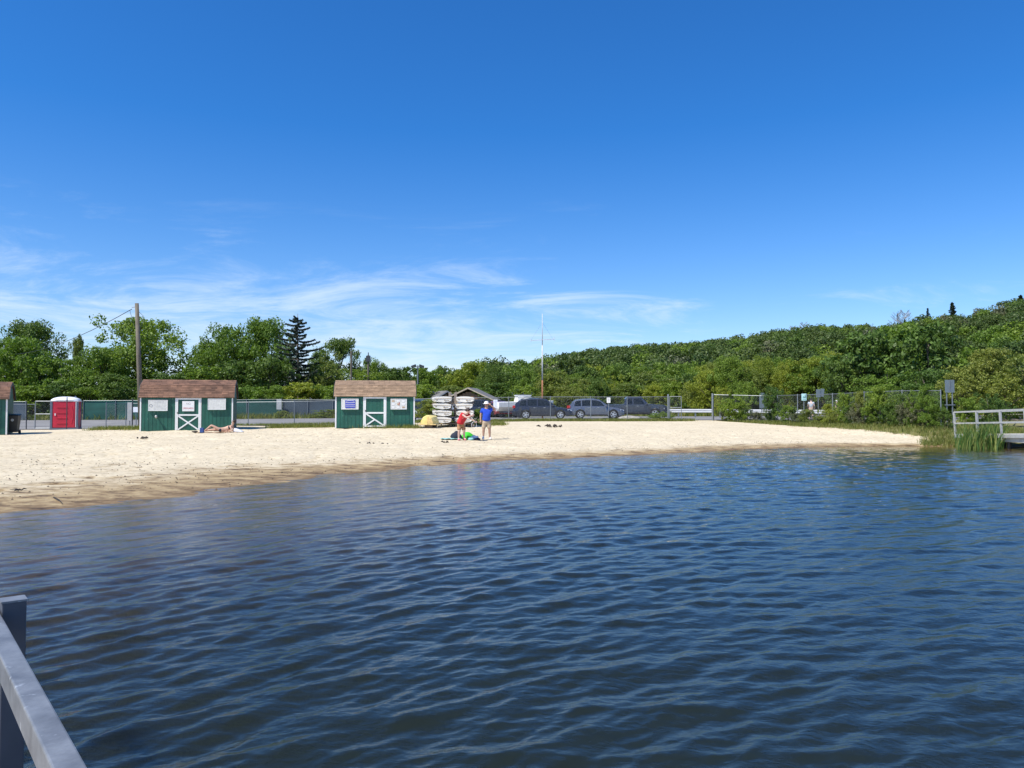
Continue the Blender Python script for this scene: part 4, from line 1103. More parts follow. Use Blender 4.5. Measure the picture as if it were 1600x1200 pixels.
# boards and boxes by the left fence
def panel_post(px, y, w, h, z, label, m_, name):
    p = at(px, y); o = empty(name, p, 0, label, 'sign')
    MB().box((0, 0, z), (w, .03, h)).build('panel', M[m_], o, bevel=.004); MB().tube([(0, .05, 0), (0, .05, z + h / 2)], .035, 7).build('post', M['galv'], o)
    return o
panel_post(202.5, 54.6, .32, 1.3, 1.2, 'pale grey panel fixed upright by the tall thin post', 'alu_dull', 'utility_panel')  # utility panel mounted upright on its own post
panel_post(212.5, 62, .55, .42, 1.25, 'small white box on a post left of the lifeguard shed', 'white_plastic', 'utility_box')
panel_post(436, 75.8, .5, 1.0, 1.4, 'pale upright notice panel on the far screened fence', 'alu_dull', 'fence_sign')

# ------------------------------------------------------------------ poles and masts
def utility_pole():
    p = at(221, 47.5); t = P(213.8, 474, 47.5)
    o = empty('utility_pole', p, 0, 'tall weathered utility pole leaning slightly left behind the lifeguard shed', 'utility pole')
    d = t - p
    MB().tube([(0, 0, 0), d * .5, d], [.16, .14, .115], 14).build('pole_shaft', M['pole_wood'], o, True)
    MB().tube([d * .975 + Vector((-.32, 0, -.05)), d * .975 + Vector((.12, 0, -.02))], .02, 6).build('bracket', M['dark_steel'], o)
    q = MB(); q.tube([d * .93 + Vector((.12, 0, 0)), d * .92 + Vector((.42, 0, -.2)), d * .89 + Vector((.3, 0, -.45)), d * .86 + Vector((.14, 0, -.6))], .012, 5); q.build('cable_loop', M['dark_steel'], o)
    q = MB(); q.tube([d * .96 + Vector((-.45, 0, -.1)), d * .92 + Vector((-.28, 0, -.45)), d * .89 + Vector((-.12, 0, -.7))], .012, 5); q.build('cable_loop', M['dark_steel'], o)
    a = P(206, 483, 47.5); b = P(-40, 541, 110)
    pts_ = [a.lerp(b, t) - Vector((0, 0, 1.9 * 4 * t * (1 - t))) for t in np.linspace(0, 1, 24)]
    q = MB().tube([v_ - a for v_ in pts_], .022, 5); w = q.build('overhead_wire', M['dark_steel'], None, loc=a); tag(w, 'thin overhead wire running left from the utility pole', 'wire')
    p2 = at(-40, 110); o2 = empty('utility_pole', p2, 0, 'far utility pole beyond the left edge carrying the wire', 'utility pole')
    MB().tube([(0, 0, 0), (b - p2)], [.18, .13], 8).build('pole_shaft', M['pole_wood'], o2)
utility_pole()
def mast():
    p = at(847.5, 66); H_ = P(847, 490, 66).z - p.z
    o = empty('mast', p, 0, 'tall white mast with a crossbar and rusty foot behind the parked cars', 'mast')
    zr = P(847, 594, 66).z - p.z
    MB().tube([(0, 0, 0), (0, 0, zr)], .07, 10).build('rusty_foot', M['rust'], o, True)
    MB().tube([(0, 0, zr), (0, 0, zr + 3.0)], .055, 10).build('lower_tube', M['hull_grey'], o, True)
    MB().tube([(0, 0, zr + 3.0), (0, 0, H_)], [.04, .022], 10).build('upper_tube', M['hull_grey'], o, True)
    zy = P(847, 531, 66).z - p.z
    y_ = MB(); y_.tube([(-.98, -.08, zy - .06), (1.02, -.08, zy + .06)], .022, 8); y_.tube([(-.98, -.08, zy - .18), (-.98, -.08, zy + .1)], .02, 6); y_.tube([(1.02, -.08, zy - .08), (1.02, -.08, zy + .22)], .02, 6); y_.build('crossbar', M['hull_grey'], o)
    for s_ in (-1, 1): MB().tube([(s_ * .95, -.08, zy), (0, 0, zy + 1.5)], .006, 4).build('stay', M['galv'], o)
mast()
def light_pole(px, top, y, label, kind):
    p = at(px, y); H_ = P(px, top, y).z - p.z
    o = empty('light_pole', p, 0, label, 'light pole')
    MB().tube([(0, 0, 0), (0, 0, H_)], .13 if kind != 'flood' else .09, 8).build('pole_shaft', M['pole_wood' if kind != 'flood' else 'galv'], o)
    if kind == 'lantern':
        MB().box((0, 0, H_ - .45), (.62, .5, .75), taper=.8).build('transformer', M['dark_steel'], o); MB().tube([(0, 0, H_), (0, 0, H_ + .35)], .06, 6).build('insulator', M['dark_steel'], o)
    elif kind == 'flood':
        for s_ in (-1, 1):
            MB().box((s_ * .5, -.1, H_ - .1), (.62, .35, .3), Matrix.Rotation(.35 * s_, 3, 'Y')).build('flood_lamp', M['dark_steel'], o)
        MB().beam((-.5, 0, H_ - .2), (.5, 0, H_ - .2), .06).build('arm', M['galv'], o)
    else: MB().beam((-.1, 0, H_ - 1.6), (.18, 0, H_ - 1.6), .12).build('bracket', M['galv'], o)
light_pole(548.5, 549, 98, 'plain grey pole rising behind the tan shed roof', 'plain')
light_pole(575, 555, 98, 'pole with a dark box near its top behind the tan shed roof', 'lantern')
light_pole(652.5, 571, 98, 'thin pole with twin floodlights right of the tan shed roof', 'flood')
light_pole(877, 592, 100, 'short thin pole in front of the tree belt behind the cars', 'plain')

# ------------------------------------------------------------------ rack of dinghy hulls
def dinghy_hull(mkeel=True):
    """flat sailing dinghy, stern towards -y; beam 1.22, length 4.1"""
    q = MB(); secs = []
    for t in np.linspace(0, 1, 13):
        w = .60 * (1 - max(0, (t - .35) / .65) ** 2.2) * (0.86 + .14 * min(1, t / .35)); w = max(w, .03)
        hgt = .30 + .04 * t; rise = .12 * max(0, (t - .6) / .4) ** 2; y = 4.1 * t; cr = .05
        secs.append([(-w, y, hgt - .06), (-w * .95, y, .12 + rise), (-w * .72, y, .05 + rise), (0, y, 0 + rise), (w * .72, y, .05 + rise), (w * .95, y, .12 + rise), (w, y, hgt - .06), (w * .96, y, hgt), (w * .5, y, hgt + cr), (0, y, hgt + cr * 1.2), (-w * .5, y, hgt + cr), (-w * .96, y, hgt)])
    q.loft(secs)
    return q.mesh('hull', False)
HULL = dinghy_hull()
def edge_mesh():
    q = MB()
    q.tube([(-.52, -.012, .235), (.52, -.012, .235)], .012, 5); q.box((-.38, -.008, .17), (.12, .012, .05)); q.box((.2, -.008, .12), (.3, .012, .025)); q.tube([(.1, -.02, .15), (.1, -.05, .15)], .03, 8)
    return q.mesh('transom_fitting')
EDGE = edge_mesh()
rack_p = at(708.5, 45.6); rack_rz = R(6)
rk = empty('boat_rack', rack_p, rack_rz, 'weathered timber rack holding two stacks of white dinghy hulls', 'rack')
for yy in (.55, 2.9):
    for xx in (-.17, .17):
        MB().box((xx, yy, 1.05), (.10, .10, 2.1)).build('upright', M['wood_grey'], rk)
    for k in range(4): MB().box((0, yy, .20 + k * .405), (2.5, .09, .08)).build('crossarm', M['wood_grey'], rk)
for xx in (-1.2, 1.2): MB().box((xx, 1.7, .1), (.10, 3.0, .12)).build('skid', M['wood_grey'], rk)
names = [['lowest', 'second lowest', 'third lowest', 'topmost'], ['lowest', 'second lowest', 'third lowest', 'topmost']]
for c_, (cx, side_) in enumerate(((-.64, 'left'), (.66, 'right'))):
    for k in range(4):
        v_ = Vector((cx + (.03 if k % 2 else -.02), -.15 + .1 * ((k * 7 + c_ * 3) % 4) / 3 + (.22 if c_ else 0), .245 + k * .405))
        v_.rotate(Matrix.Rotation(rack_rz, 3, 'Z'))
        o = empty('sailing_dinghy', rack_p + v_, rack_rz + R([2, -1.5, 1, -2][k] * (1 if c_ else -1)), '%s white dinghy hull in the %s stack of the boat rack' % (names[c_][k], side_), 'boat', 'white dinghy hulls on the rack')
        o.rotation_euler.y = R([3, 2, 2, -1][k] * (1 if c_ == 0 else -1))
        link_mesh('hull', HULL, M['hull'], o); link_mesh('transom_fitting', EDGE, M['hull_edge'], o)
# yellow boat upside down
def yellow_boat():
    p = at(668, 42.5); o = empty('upturned_boat', p, R(-4), 'small faded yellow boat lying upside down on blocks beside the shed', 'boat')
    q = MB(); secs = []
    for t in np.linspace(0, 1, 9):
        w = .45 * (1 - .55 * max(0, t - .55) / .45) * (.72 if t == 0 else 1); y = 2.3 * t + (0 if t else -.12); h = .50 * (.86 if t == 0 else 1)
        secs.append([(-w, y, .22), (-w * .96, y, .38), (-w * .66, y, .22 + h * .78), (-w * .22, y, .22 + h), (w * .22, y, .22 + h), (w * .66, y, .22 + h * .78), (w * .96, y, .38), (w, y, .22)])
    q.loft(secs); q.build('hull', M['yellow'], o)
    MB().box((0, 1.05, .20), (.98, 2.35, .05)).build('gunwale', M['yellow_dirty'], o, bevel=.01)
    MB().beam((.02, -.14, .24), (.04, -.125, .66), .03, .02).build('keel_strip', M['yellow_dirty'], o)
    MB().prism([(.05, .25), (.34, .27), (.25, .52), (.07, .58)], -.125, -.132, 'y').build('worn_patch', M['yellow_dirty'], o)
    for yy in (.3, 1.8): MB().box((0, yy, .085), (.42, .22, .17)).build('block', M['wood_grey'], o)
yellow_boat()

# ------------------------------------------------------------------ vehicles
def car(label, p, rz, paint, kind='suv', L_=4.65, Wd=1.84, H_=1.66, name='parked_car'):
    """local +x = nose; side at -y faces the beach"""
    o = empty(name, p, rz, label, 'car' if kind != 'truck' else 'pickup truck')
    hl = L_ / 2; hw = Wd / 2
    wr = .355 if kind != 'truck' else .39; wb = L_ * .58; xf = hl - L_ * .195; xr_ = xf - wb
    zb0 = .24 if kind != 'truck' else .38
    belt = {'suv': H_ * .62, 'sedan': H_ * .62, 'truck': H_ * .62, 'wagon': H_ * .60}[kind]
    def topz(x):
        t = (x + hl) / L_
        if kind == 'truck': return float(np.interp(t, [0, .01, .36, .365, .66, .70, .95, .99, 1], [.95, 1.14, 1.16, 1.16, 1.18, 1.20, 1.10, 1.0, .80])) * H_ / 1.8
        return float(np.interp(t, [0, .015, .05, .3, .66, .72, .80, .92, .97, 1], [.62, .92, belt / H_ * 1.66 - .02, belt / H_ * 1.66, belt / H_ * 1.66 - .02, .99, .955, .86, .76, .55])) * H_ / 1.66
    def wid(x):
        t = abs((x / hl)); return hw * (1 - .10 * max(0, (t - .72) / .28) ** 2)
    xsn = sorted(set(list(np.linspace(-hl, hl, 44)) + [c + wr * 1.13 * math.cos(a) for c in (xf, xr_) for a in np.linspace(0, math.pi, 15)]))
    q = MB(); secs = []
    for x in xsn:
        zb = zb0 + (.10 * max(0, (abs(x) / hl - .88) / .12))
        for c in (xf, xr_):
            d = (wr * 1.13) ** 2 - (x - c) ** 2
            if d > 0: zb = max(zb, wr + math.sqrt(d))
        zt = topz(x); w = wid(x); zb = min(zb, zt - .12); zm = max(zb + .02, .58 * H_ / 1.66)
        if zm > zt - .08: zm = (zb + zt) / 2
        secs.append([(x, -w * .985, zb), (x, -w, zm), (x, -w * .985, zt - .07), (x, -w * .93, zt - .01), (x, -w * .5, zt + .012), (x, 0, zt + .018), (x, w * .5, zt + .012), (x, w * .93, zt - .01), (x, w * .985, zt - .07), (x, w, zm), (x, w * .985, zb), (x, w * .6, zb + .0), (x, -w * .6, zb + .0)])
    q.loft(secs)
    body = q.build('body', M[paint], o, True)
    em = body.modifiers.new('edge', 'EDGE_SPLIT'); em.split_angle = R(38)
    # inner wheel wells
    MB().box((0, 0, .5), (L_ * .93, Wd * .72, .36)).build('underbody', M['black_trim'], o)
    # cabin
    if kind == 'truck': prof = [(.335, 1.15), (.36, 1.60), (.39, 1.74), (.56, 1.76), (.60, 1.72), (.705, 1.20)]; sc = H_ / 1.8
    elif kind == 'sedan': prof = [(.12, 1.02), (.25, 1.40), (.34, 1.50), (.50, 1.50), (.58, 1.44), (.74, 1.0)]; sc = H_ / 1.5
    else: prof = [(.03, 1.04), (.085, 1.38), (.14, 1.57), (.30, 1.65), (.46, 1.66), (.56, 1.60), (.735, 1.02)]; sc = H_ / 1.66
    prof = [(t * L_ - hl, z * sc) for t, z in prof]
    if kind == 'sedan': prof = [(x, z) for x, z in prof]
    zbelt = belt - .06
    tx = [p_[0] for p_ in prof]; tz = [p_[1] for p_ in prof]
    def cabY(z, zr): return hw * (.97 - .20 * max(0, min(1, (z - zbelt) / (H_ - zbelt))))
    cx = sorted(set(list(np.linspace(tx[0], tx[-1], 26)) + tx))
    q = MB(); secs = []
    for x in cx:
        zr = float(np.interp(x, tx, tz)); zr = max(zr, zbelt + .02)
        ye = cabY(zr - .05, zr)
        secs.append([(x, -cabY(zbelt, zr), zbelt - .02), (x, -ye, max(zbelt, zr - .06)), (x, -ye * .93, zr - .012), (x, -ye * .5, zr + .01), (x, 0, zr + .016), (x, ye * .5, zr + .01), (x, ye * .93, zr - .012), (x, ye, max(zbelt, zr - .06)), (x, cabY(zbelt, zr), zbelt - .02)])
    q.loft(secs)
    cab = q.build('roof', M[paint], o, True); em = cab.modifiers.new('edge', 'EDGE_SPLIT'); em.split_angle = R(38)
    # side windows
    def win(poly):
        for s_ in (-1, 1):
            vs = []
            for x, z in poly:
                y = cabY(z, 0) + .008; vs.append((x, s_ * y, z))
            n = len(vs); vs2 = [(v_[0], v_[1] - s_ * .02, v_[2]) for v_ in vs]
            MB().add(vs + vs2, [tuple(range(n)), tuple(range(2 * n - 1, n - 1, -1))] + [(i, (i + 1) % n, (i + 1) % n + n, i + n) for i in range(n)]).build('window', M['glass'], o)
    def ztop(x): return float(np.interp(x, tx, tz)) - .10
    zl = belt + .03
    if kind == 'truck': cuts = [(.375, .46), (.475, .60)]
    elif kind == 'sedan': cuts = [(.24, .40), (.415, .58)]
    else: cuts = [(.115, .235), (.25, .41), (.425, .585)]
    for i, (a, b) in enumerate(cuts):
        xa, xb = a * L_ - hl, b * L_ - hl
        poly = [(xa + .02, zl)]
        last = i == len(cuts) - 1
        xe = xb + (.30 if last else 0)
        poly.append((xe, zl))
        if last: poly += [(xb, ztop(xb) - .0)]
        else: poly += [(xb, ztop(xb))]
        poly += [((xa + xb) / 2, ztop((xa + xb) / 2)), (xa + (.10 if i == 0 else .02), ztop(xa + (.10 if i == 0 else .02)) - (.02 if i == 0 else 0))]
        win(poly)
    def slope_glass(a, b, nm, f0=.12, f1=.9):
        x0_, z0_ = a; x1_, z1_ = b
        p0_ = (x0_ + (x1_ - x0_) * f0, z0_ + (z1_ - z0_) * f0); p1_ = (x0_ + (x1_ - x0_) * f1, z0_ + (z1_ - z0_) * f1)
        nx_, nz_ = (z1_ - z0_), -(x1_ - x0_); ln = math.hypot(nx_, nz_); nx_ /= ln; nz_ /= ln
        if nz_ < 0: nx_, nz_ = -nx_, -nz_
        e = .03
        ws = (cabY(p0_[1], 0) * .90, cabY(p1_[1], 0) * .88)
        vs = [(p0_[0] + nx_ * e, -ws[0], p0_[1] + nz_ * e), (p0_[0] + nx_ * e, ws[0], p0_[1] + nz_ * e), (p1_[0] + nx_ * e, ws[1], p1_[1] + nz_ * e), (p1_[0] + nx_ * e, -ws[1], p1_[1] + nz_ * e)]
        vs2 = [(v_[0] - nx_ * .04, v_[1], v_[2] - nz_ * .04) for v_ in vs]
        MB().add(vs + vs2, [(0, 1, 2, 3), (7, 6, 5, 4), (0, 4, 5, 1), (1, 5, 6, 2), (2, 6, 7, 3), (3, 7, 4, 0)]).build(nm, M['glass'], o)
    slope_glass(prof[-1], prof[-2], 'windscreen'); slope_glass(prof[0], prof[1], 'rear_window', .3, .95)
    # wheels
    tm = MB(); n = 24
    ring = lambda r_, y: [(r_ * math.cos(2 * math.pi * k / n), y, r_ * math.sin(2 * math.pi * k / n)) for k in range(n)]
    tm.loft([ring(wr * .66, -.11), ring(wr * .93, -.115), ring(wr, -.09), ring(wr, .09), ring(wr * .93, .115), ring(wr * .66, .11)])
    tmesh = tm.mesh('tyre', False)
    rm = MB()
    for k in range(5):
        a = 2 * math.pi * k / 5; rm.beam((0, -.10, 0), (wr * .66 * math.cos(a), -.105, wr * .66 * math.sin(a)), .075, .03, up=(0, 1, 0))
    rm.tube([(wr * .64 * math.cos(2 * math.pi * k / 20), -.10, wr * .64 * math.sin(2 * math.pi * k / 20)) for k in range(21)], .022, 5, False); rm.tube([(0, -.13, 0), (0, -.06, 0)], .06, 8)
    rmesh = rm.mesh('rim')
    for xx in (xf, xr_):
        for s_ in (-1, 1):
            w = empty('wheel', (xx, s_ * (hw - .115), wr), 0 if s_ < 0 else math.pi); w.parent = o
            link_mesh('tyre', tmesh, M['tyre'], w); link_mesh('rim', rmesh, M['rim'], w)
            MB().tube([(0, -.07, 0), (0, -.06, 0)], wr * .62, 20).build('brake_disc', M['dark_steel'], w)
    # lamps, grille, mirrors, handles, sills
    sc = H_ / 1.66
    for s_ in (-1, 1):
        MB().loft([[(hl - .34, s_ * hw * .985, .80 * sc), (hl - .34, s_ * hw * .985, .68 * sc), (hl - .36, s_ * hw * .80, .68 * sc), (hl - .36, s_ * hw * .80, .80 * sc)], [(hl - .03, s_ * hw * .80, .74 * sc), (hl - .02, s_ * hw * .80, .64 * sc), (hl - .02, s_ * hw * .55, .64 * sc), (hl - .03, s_ * hw * .55, .74 * sc)]]).build('headlight', M['headlamp'], o)
        MB().box((-hl + .12, s_ * (hw * .90), .98 * sc), (.22, hw * .16, .22)).build('tail_light', M['taillamp'], o, bevel=.02)
        MB().box((hl - L_ * .32, s_ * (hw + .10), belt + .06), (.14, .2, .15)).build('mirror', M[paint], o, bevel=.03)
        MB().box((0, s_ * (hw + .002), zb0 + .07), (wb - wr * 2.5, .05, .10)).build('sill', M['black_trim'], o, bevel=.01)
        for xx in ((.04 * L_, -.13 * L_)):
            MB().box((xx, s_ * (hw + .004), belt - .12), (.17, .03, .03)).build('door_handle', M['chrome'], o)
        for xx in ((hl - L_ * .36, -.02 * L_ + .0, -hl + L_ * .24)) if kind != 'truck' else (hl - L_ * .36, -.01 * L_, -hl + L_ * .355):
            MB().box((xx, s_ * (hw * .999), (belt + .42) / 2), (.012, .012, belt - .50)).build('door_seam', M['black_trim'], o)
    MB().box((hl - .02, 0, .56 * sc), (.06, hw * 1.1, .16)).build('grille', M['black_trim'], o)
    MB().box((hl - .06, 0, .36 * sc), (.10, hw * 1.6, .14)).build('front_bumper', M['black_trim'], o, bevel=.03)
    MB().box((-hl + .04, 0, .42 * sc), (.12, hw * 1.75, .20)).build('rear_bumper', M['black_trim'], o, bevel=.03)
    if kind == 'suv':
        for s_ in (-1, 1): MB().tube([(-hl + L_ * .14, s_ * hw * .68, H_ * .96), (-hl + L_ * .20, s_ * hw * .68, H_ + .025), (-hl + L_ * .48, s_ * hw * .68, H_ + .03), (-hl + L_ * .54, s_ * hw * .68, H_ * .97)], .016, 6).build('roof_rail', M['black_trim'], o)
    return o
car('dark slate parked SUV with silver wheels, first left behind the car fence', at(847, 62.3, .04), R(-2), 'paint_navy', 'suv', 4.75, 1.88, 1.68)
car('grey parked crossover, middle car behind the car fence', at(930, 63.2, .04), R(-2), 'paint_grey', 'suv', 4.6, 1.85, 1.62)
car('dark blue grey pickup truck parked rightmost behind the car fence', at(990, 65.0, .04), R(-2), 'paint_blue', 'truck', 5.45, 1.95, 1.82, 'pickup_truck')
car('dark SUV parked right behind the tan roofed shed', at(655, 62.5, .04), R(-68), 'paint_navy', 'suv', 4.6, 1.85, 1.70)
car('dark grey car parked between the boat rack and the man in blue', at(757, 72, .04), R(8), 'paint_navy', 'suv', 4.6, 1.85, 1.65)
car('silver car partly hidden behind the boat rack', at(731, 76, .04), R(5), 'paint_silver', 'sedan', 4.6, 1.8, 1.48)
car('maroon car behind the blue shirted man', at(779, 73, .04), R(-75), 'paint_red', 'sedan', 4.5, 1.8, 1.5)
# low boulder by the truck, on the fence strip
def rock(p, s_, label, seed, m_='stone', name='boulder', cat='rock'):
    r = np.random.default_rng(seed); q = MB().ball((0, 0, 0), 1, 14, 9)
    q.v = [tuple(np.array(v_) * (1 + .22 * math.sin(v_[0] * 3 + seed) * math.cos(v_[1] * 4 + v_[2] * 2)) * np.array(s_)) for v_ in q.v]
    o = q.build(name, M[m_], None, True, loc=p); tag(o, label, cat); return o
rock(at(984, 60.2, .1), (1.0, .5, .22), 'low pale boulder at the front of the pickup', 2)
# white motor boat on a trailer
def motorboat():
    p = at(821, 69.5, .04); o = empty('boat_on_trailer', p, R(12), 'white motor boat on a trailer behind the dark SUV', 'boat')
    q = MB(); secs = []
    for t in np.linspace(0, 1, 10):
        w = 1.0 * (1 - max(0, (t - .4) / .6) ** 2.4) + .02; x = -2.6 + 5.2 * t; rise = .6 * max(0, (t - .55) / .45) ** 2
        secs.append([(x, -w, 1.35 + .15 * t), (x, -w * .92, .95 + rise * .6), (x, -w * .4, .68 + rise), (x, 0, .58 + rise), (x, w * .4, .68 + rise), (x, w * .92, .95 + rise * .6), (x, w, 1.35 + .15 * t), (x, w * .6, 1.4 + .15 * t), (x, -w * .6, 1.4 + .15 * t)])
    q.loft(secs); q.build('hull', M['hull'], o)
    MB().loft([[(-.9, -.75, 1.42), (.9, -.6, 1.45), (.9, .6, 1.45), (-.9, .75, 1.42)], [(-.8, -.7, 1.95), (.3, -.55, 1.95), (.3, .55, 1.95), (-.8, .7, 1.95)]]).build('cabin', M['hull'], o)
    MB().box((-.25, 0, 2.0), (1.3, 1.3, .06)).build('canopy', M['white_plastic'], o)
    MB().loft([[(.86, -.5, 1.52), (.86, .5, 1.52), (.4, .47, 1.9), (.4, -.47, 1.9)], [(.9, -.5, 1.52), (.9, .5, 1.52), (.44, .47, 1.9), (.44, -.47, 1.9)]]).build('windscreen', M['glass'], o)
    for xx in (-1.2, -.2, .6): MB().tube([(xx, 0, 2.0), (xx, 0, 2.3)], .03, 6).build('rod_holder', M['dark_steel'], o)
    MB().box((-2.75, 0, 1.2), (.35, .35, .8)).build('outboard_motor', M['white_plastic'], o, bevel=.05)
    t = MB(); t.beam((-2.2, -.7, .5), (1.2, -.7, .5), .08); t.beam((-2.2, .7, .5), (1.2, .7, .5), .08); t.beam((1.2, -.7, .5), (3.3, 0, .5), .08); t.beam((1.2, .7, .5), (3.3, 0, .5), .08); t.build('trailer_frame', M['galv'], o)
    for s_ in (-1, 1): MB().tube([(-.7, s_ * .9, .33), (-.7, s_ * 1.08, .33)], .33, 18).build('trailer_wheel', M['tyre'], o)
motorboat()

# ------------------------------------------------------------------ far buildings
def house(px, y, w, h_w, h_r, d, label, wallm, rz=0):
    p = at(px, y); o = empty('pavilion', p, rz, label, 'building')
    MB().box((0, d / 2, h_w / 2), (w * .88, d * .96, h_w)).build('wall', M[wallm], o)
    q = MB(); q.prism([(-w / 2, h_w - .1), (0, h_r), (w / 2, h_w - .1), (w / 2, h_w + .08), (0, h_r + .2), (-w / 2, h_w + .08)], -.35, d + .3, 'y'); rf = q.build('roof', M['roof_grey'], o)
    q = MB(); q.beam((-w / 2, -.38, h_w), (0, -.38, h_r + .1), .05, .12); q.beam((w / 2, -.38, h_w), (0, -.38, h_r + .1), .05, .12); q.build('fascia', M['alu_dull'] if 'grey roofed' in label else M['hull_edge'], rf)
    q = MB(); n = int(w / .4)
    for k in range(n):
        x = -w * .42 + w * .84 * (k + .5) / n; zt = h_w + (h_r - h_w) * (1 - abs(x) / (w / 2)) - .25; q.box((x, -.02 + .06, zt / 2), (w * .84 / n - .02, .08, zt))
    q.build('gable_board', M[wallm], o)
    wf = MB().box((-w * .2, -.02, h_w * .55), (.9, .06, .9)).build('window', M['white_trim'], o); MB().box((-w * .2, -.055, h_w * .55), (.75, .02, .75)).build('pane', M['glass'], wf)
    MB().box((w * .18, -.03, h_w * .42), (1.0, .06, h_w * .8)).build('door', M['wood_grey'], o)
house(732, 86, 5.8, 1.7, 2.95, 5, 'brown gabled boathouse with white roof edges behind the boat rack', 'wall_brown', R(-8))
house(697, 92, 3.7, 1.7, 2.7, 5, 'small grey roofed pavilion left behind the boat rack', 'wall_tan', R(30))

# ------------------------------------------------------------------ guardrail, signs
def guardrail(pts_, label):
    x0, y0 = pts_[0]; z0 = G(x0, y0); o = empty('guardrail', (x0, y0, z0), 0, label, 'guardrail')
    sec = [(0, -.155), (.06, -.12), (.06, -.05), (0, -.02), (0, .02), (.06, .05), (.06, .12), (0, .155)]
    for (a, b), (c, d) in zip(pts_[:-1], pts_[1:]):
        q = MB(); L_ = math.hypot(c - a, d - b); nx_, ny_ = (d - b) / L_, -(c - a) / L_
        rows = []
        for t in (0, 1):
            x, y = a + (c - a) * t, b + (d - b) * t; z = G(x, y) + .62
            rows.append([(x - x0 + nx_ * s_[0], y - y0 + ny_ * s_[0], z - z0 + s_[1]) for s_ in sec] + [(x - x0 + nx_ * (s_[0] - .01), y - y0 + ny_ * (s_[0] - .01), z - z0 + s_[1]) for s_ in sec[::-1]])
        q.loft(rows); q.build('rail', M['galv_bright'], o)
        n = max(1, round(L_ / 1.9))
        for k in range(n):
            x, y = a + (c - a) * k / n, b + (d - b) * k / n; z = G(x, y)
            MB().box((x - x0 - nx_ * .08, y - y0 - ny_ * .08, z - z0 + .35), (.10, .14, .8)).build('post', M['galv'], o)
M['galv_bright'] = mat('bright galvanised rail', (0.62, 0.62, 0.61), 0.5, 0.08, 3, metal=0.15)
guardrail([wx(1018, 70), wx(1060, 69), wx(1113, 68)], 'steel guardrail seen through the path opening by the gate')
guardrail([wx(1125, 67.5), wx(1155, 67)], 'short guardrail piece behind the overgrown fence start')
guardrail([wx(1163, 66), wx(1245, 63.5), wx(1325, 61)], 'steel guardrail behind the fence near the teal sign')
def sign(px, y, zc, w, h, label, facem, name='sign', rz=0, posts=1, hh=None, th=.02):
    p = at(px, y); z = P(px, zc, y).z - p.z; o = empty(name, p, rz, label, 'sign')
    MB().box((0, 0, z), (w, th, h)).build('sign_panel', M[facem], o, bevel=.004)
    for k in range(posts):
        xx = 0 if posts == 1 else (-w * .3 + k * w * .6)
        MB().box((xx, .04, (z + h / 2) / 2), (.05, .04, z + h / 2)).build('post', M['galv'], o)
    return o, z
o, z = sign(1256.5, 50.5 + .6, 620.5, .33, .46, 'pale teal sign with a dark emblem on the right fence', 'sign_teal')
MB().prism([(-.09, z - .02), (-.03, z + .05), (.02, z + .01), (.10, z + .07), (.11, z - .03)], -.018, -.011, 'y').build('emblem', M['sign_dark'], o); MB().box((0, -.0145, z - .13), (.22, .006, .02)).build('emblem_line', M['sign_dark'], o)
o, z = sign(1190.5, 62, 626, .40, 1.25, 'tall dark grey sign back above the overgrown fence start', 'sign_grey', th=.05); MB().box((.33, .1, z - .1), (.18, .05, 1.2)).build('sign_panel', M['sign_grey'], o)
o, z = sign(1279, 60, 614.5, .34, .62, 'pair of tilted grey sign backs above the right fence', 'sign_grey', th=.04); MB().box((.33, .05, z + .05), (.26, .04, .62), Matrix.Rotation(.12, 3, 'Y')).build('sign_panel', M['sign_grey'], o)
o, z = sign(1484.5, 41.2, 603.5, .50, .68, 'large grey green sign back on twin posts near the gangway', 'sign_grey', posts=2)
MB().box((0, -.03, z), (.03, .03, .7)).build('stiffener', M['galv'], o)
MB().box((0, -.0, z - 1.0), (.55, .03, .05)).build('crosspiece', M['galv'], o)
o, z = sign(951, 58.05, 625.3, .27, .40, 'small white notice hung high on the car fence', 'paper'); 
for k in range(3): MB().box((0, -.0125, z + .1 - k * .08), (.17 - .03 * k, .004, .03)).build('print_line', M['grey_print'], o)
single_post(1215, 60, 2.4, 'thin grey post above the right fence between the signs', .035)
panel_post(1407, 42.35, .28, .34, .85, 'small pale box among the bushes on the right fence', 'alu_dull', 'utility_box')
def bench(px, y, label):
    p = at(px, y); o = empty('bench', p, R(4), label, 'bench')
    for k in range(3): MB().box((0, k * .16, .45), (2.6, .13, .04)).build('seat_plank', M['wood_grey'], o)
    for s_ in (-1, 1): MB().box((s_ * 1.1, .16, .21), (.08, .45, .43)).build('leg', M['galv'], o)
bench(1268, 56.5, 'low bench beside the walker in the grey shirt')
def picnic(px, y, label):
    p = at(px, y); o = empty('picnic_table', p, R(35), label, 'picnic table')
    for k in range(5): MB().box((0, -.3 + k * .15, .76), (1.9, .135, .04)).build('top_plank', M['wood_grey'], o)
    for s_ in (-1, 1):
        for k in range(2): MB().box((0, s_ * (.62 + k * .14), .46), (1.9, .125, .04)).build('seat_plank', M['wood_grey'], o)
        q = MB(); q.beam((s_ * .7, -.7, 0), (s_ * .7, -.12, .74), .09, .04); q.beam((s_ * .7, .7, 0), (s_ * .7, .12, .74), .09, .04); q.beam((s_ * .7, -.78, .43), (s_ * .7, .78, .43), .08, .04); q.build('leg', M['wood_grey'], o)
picnic(1594, 47, 'wooden picnic table on the grass at the right edge behind the gangway')

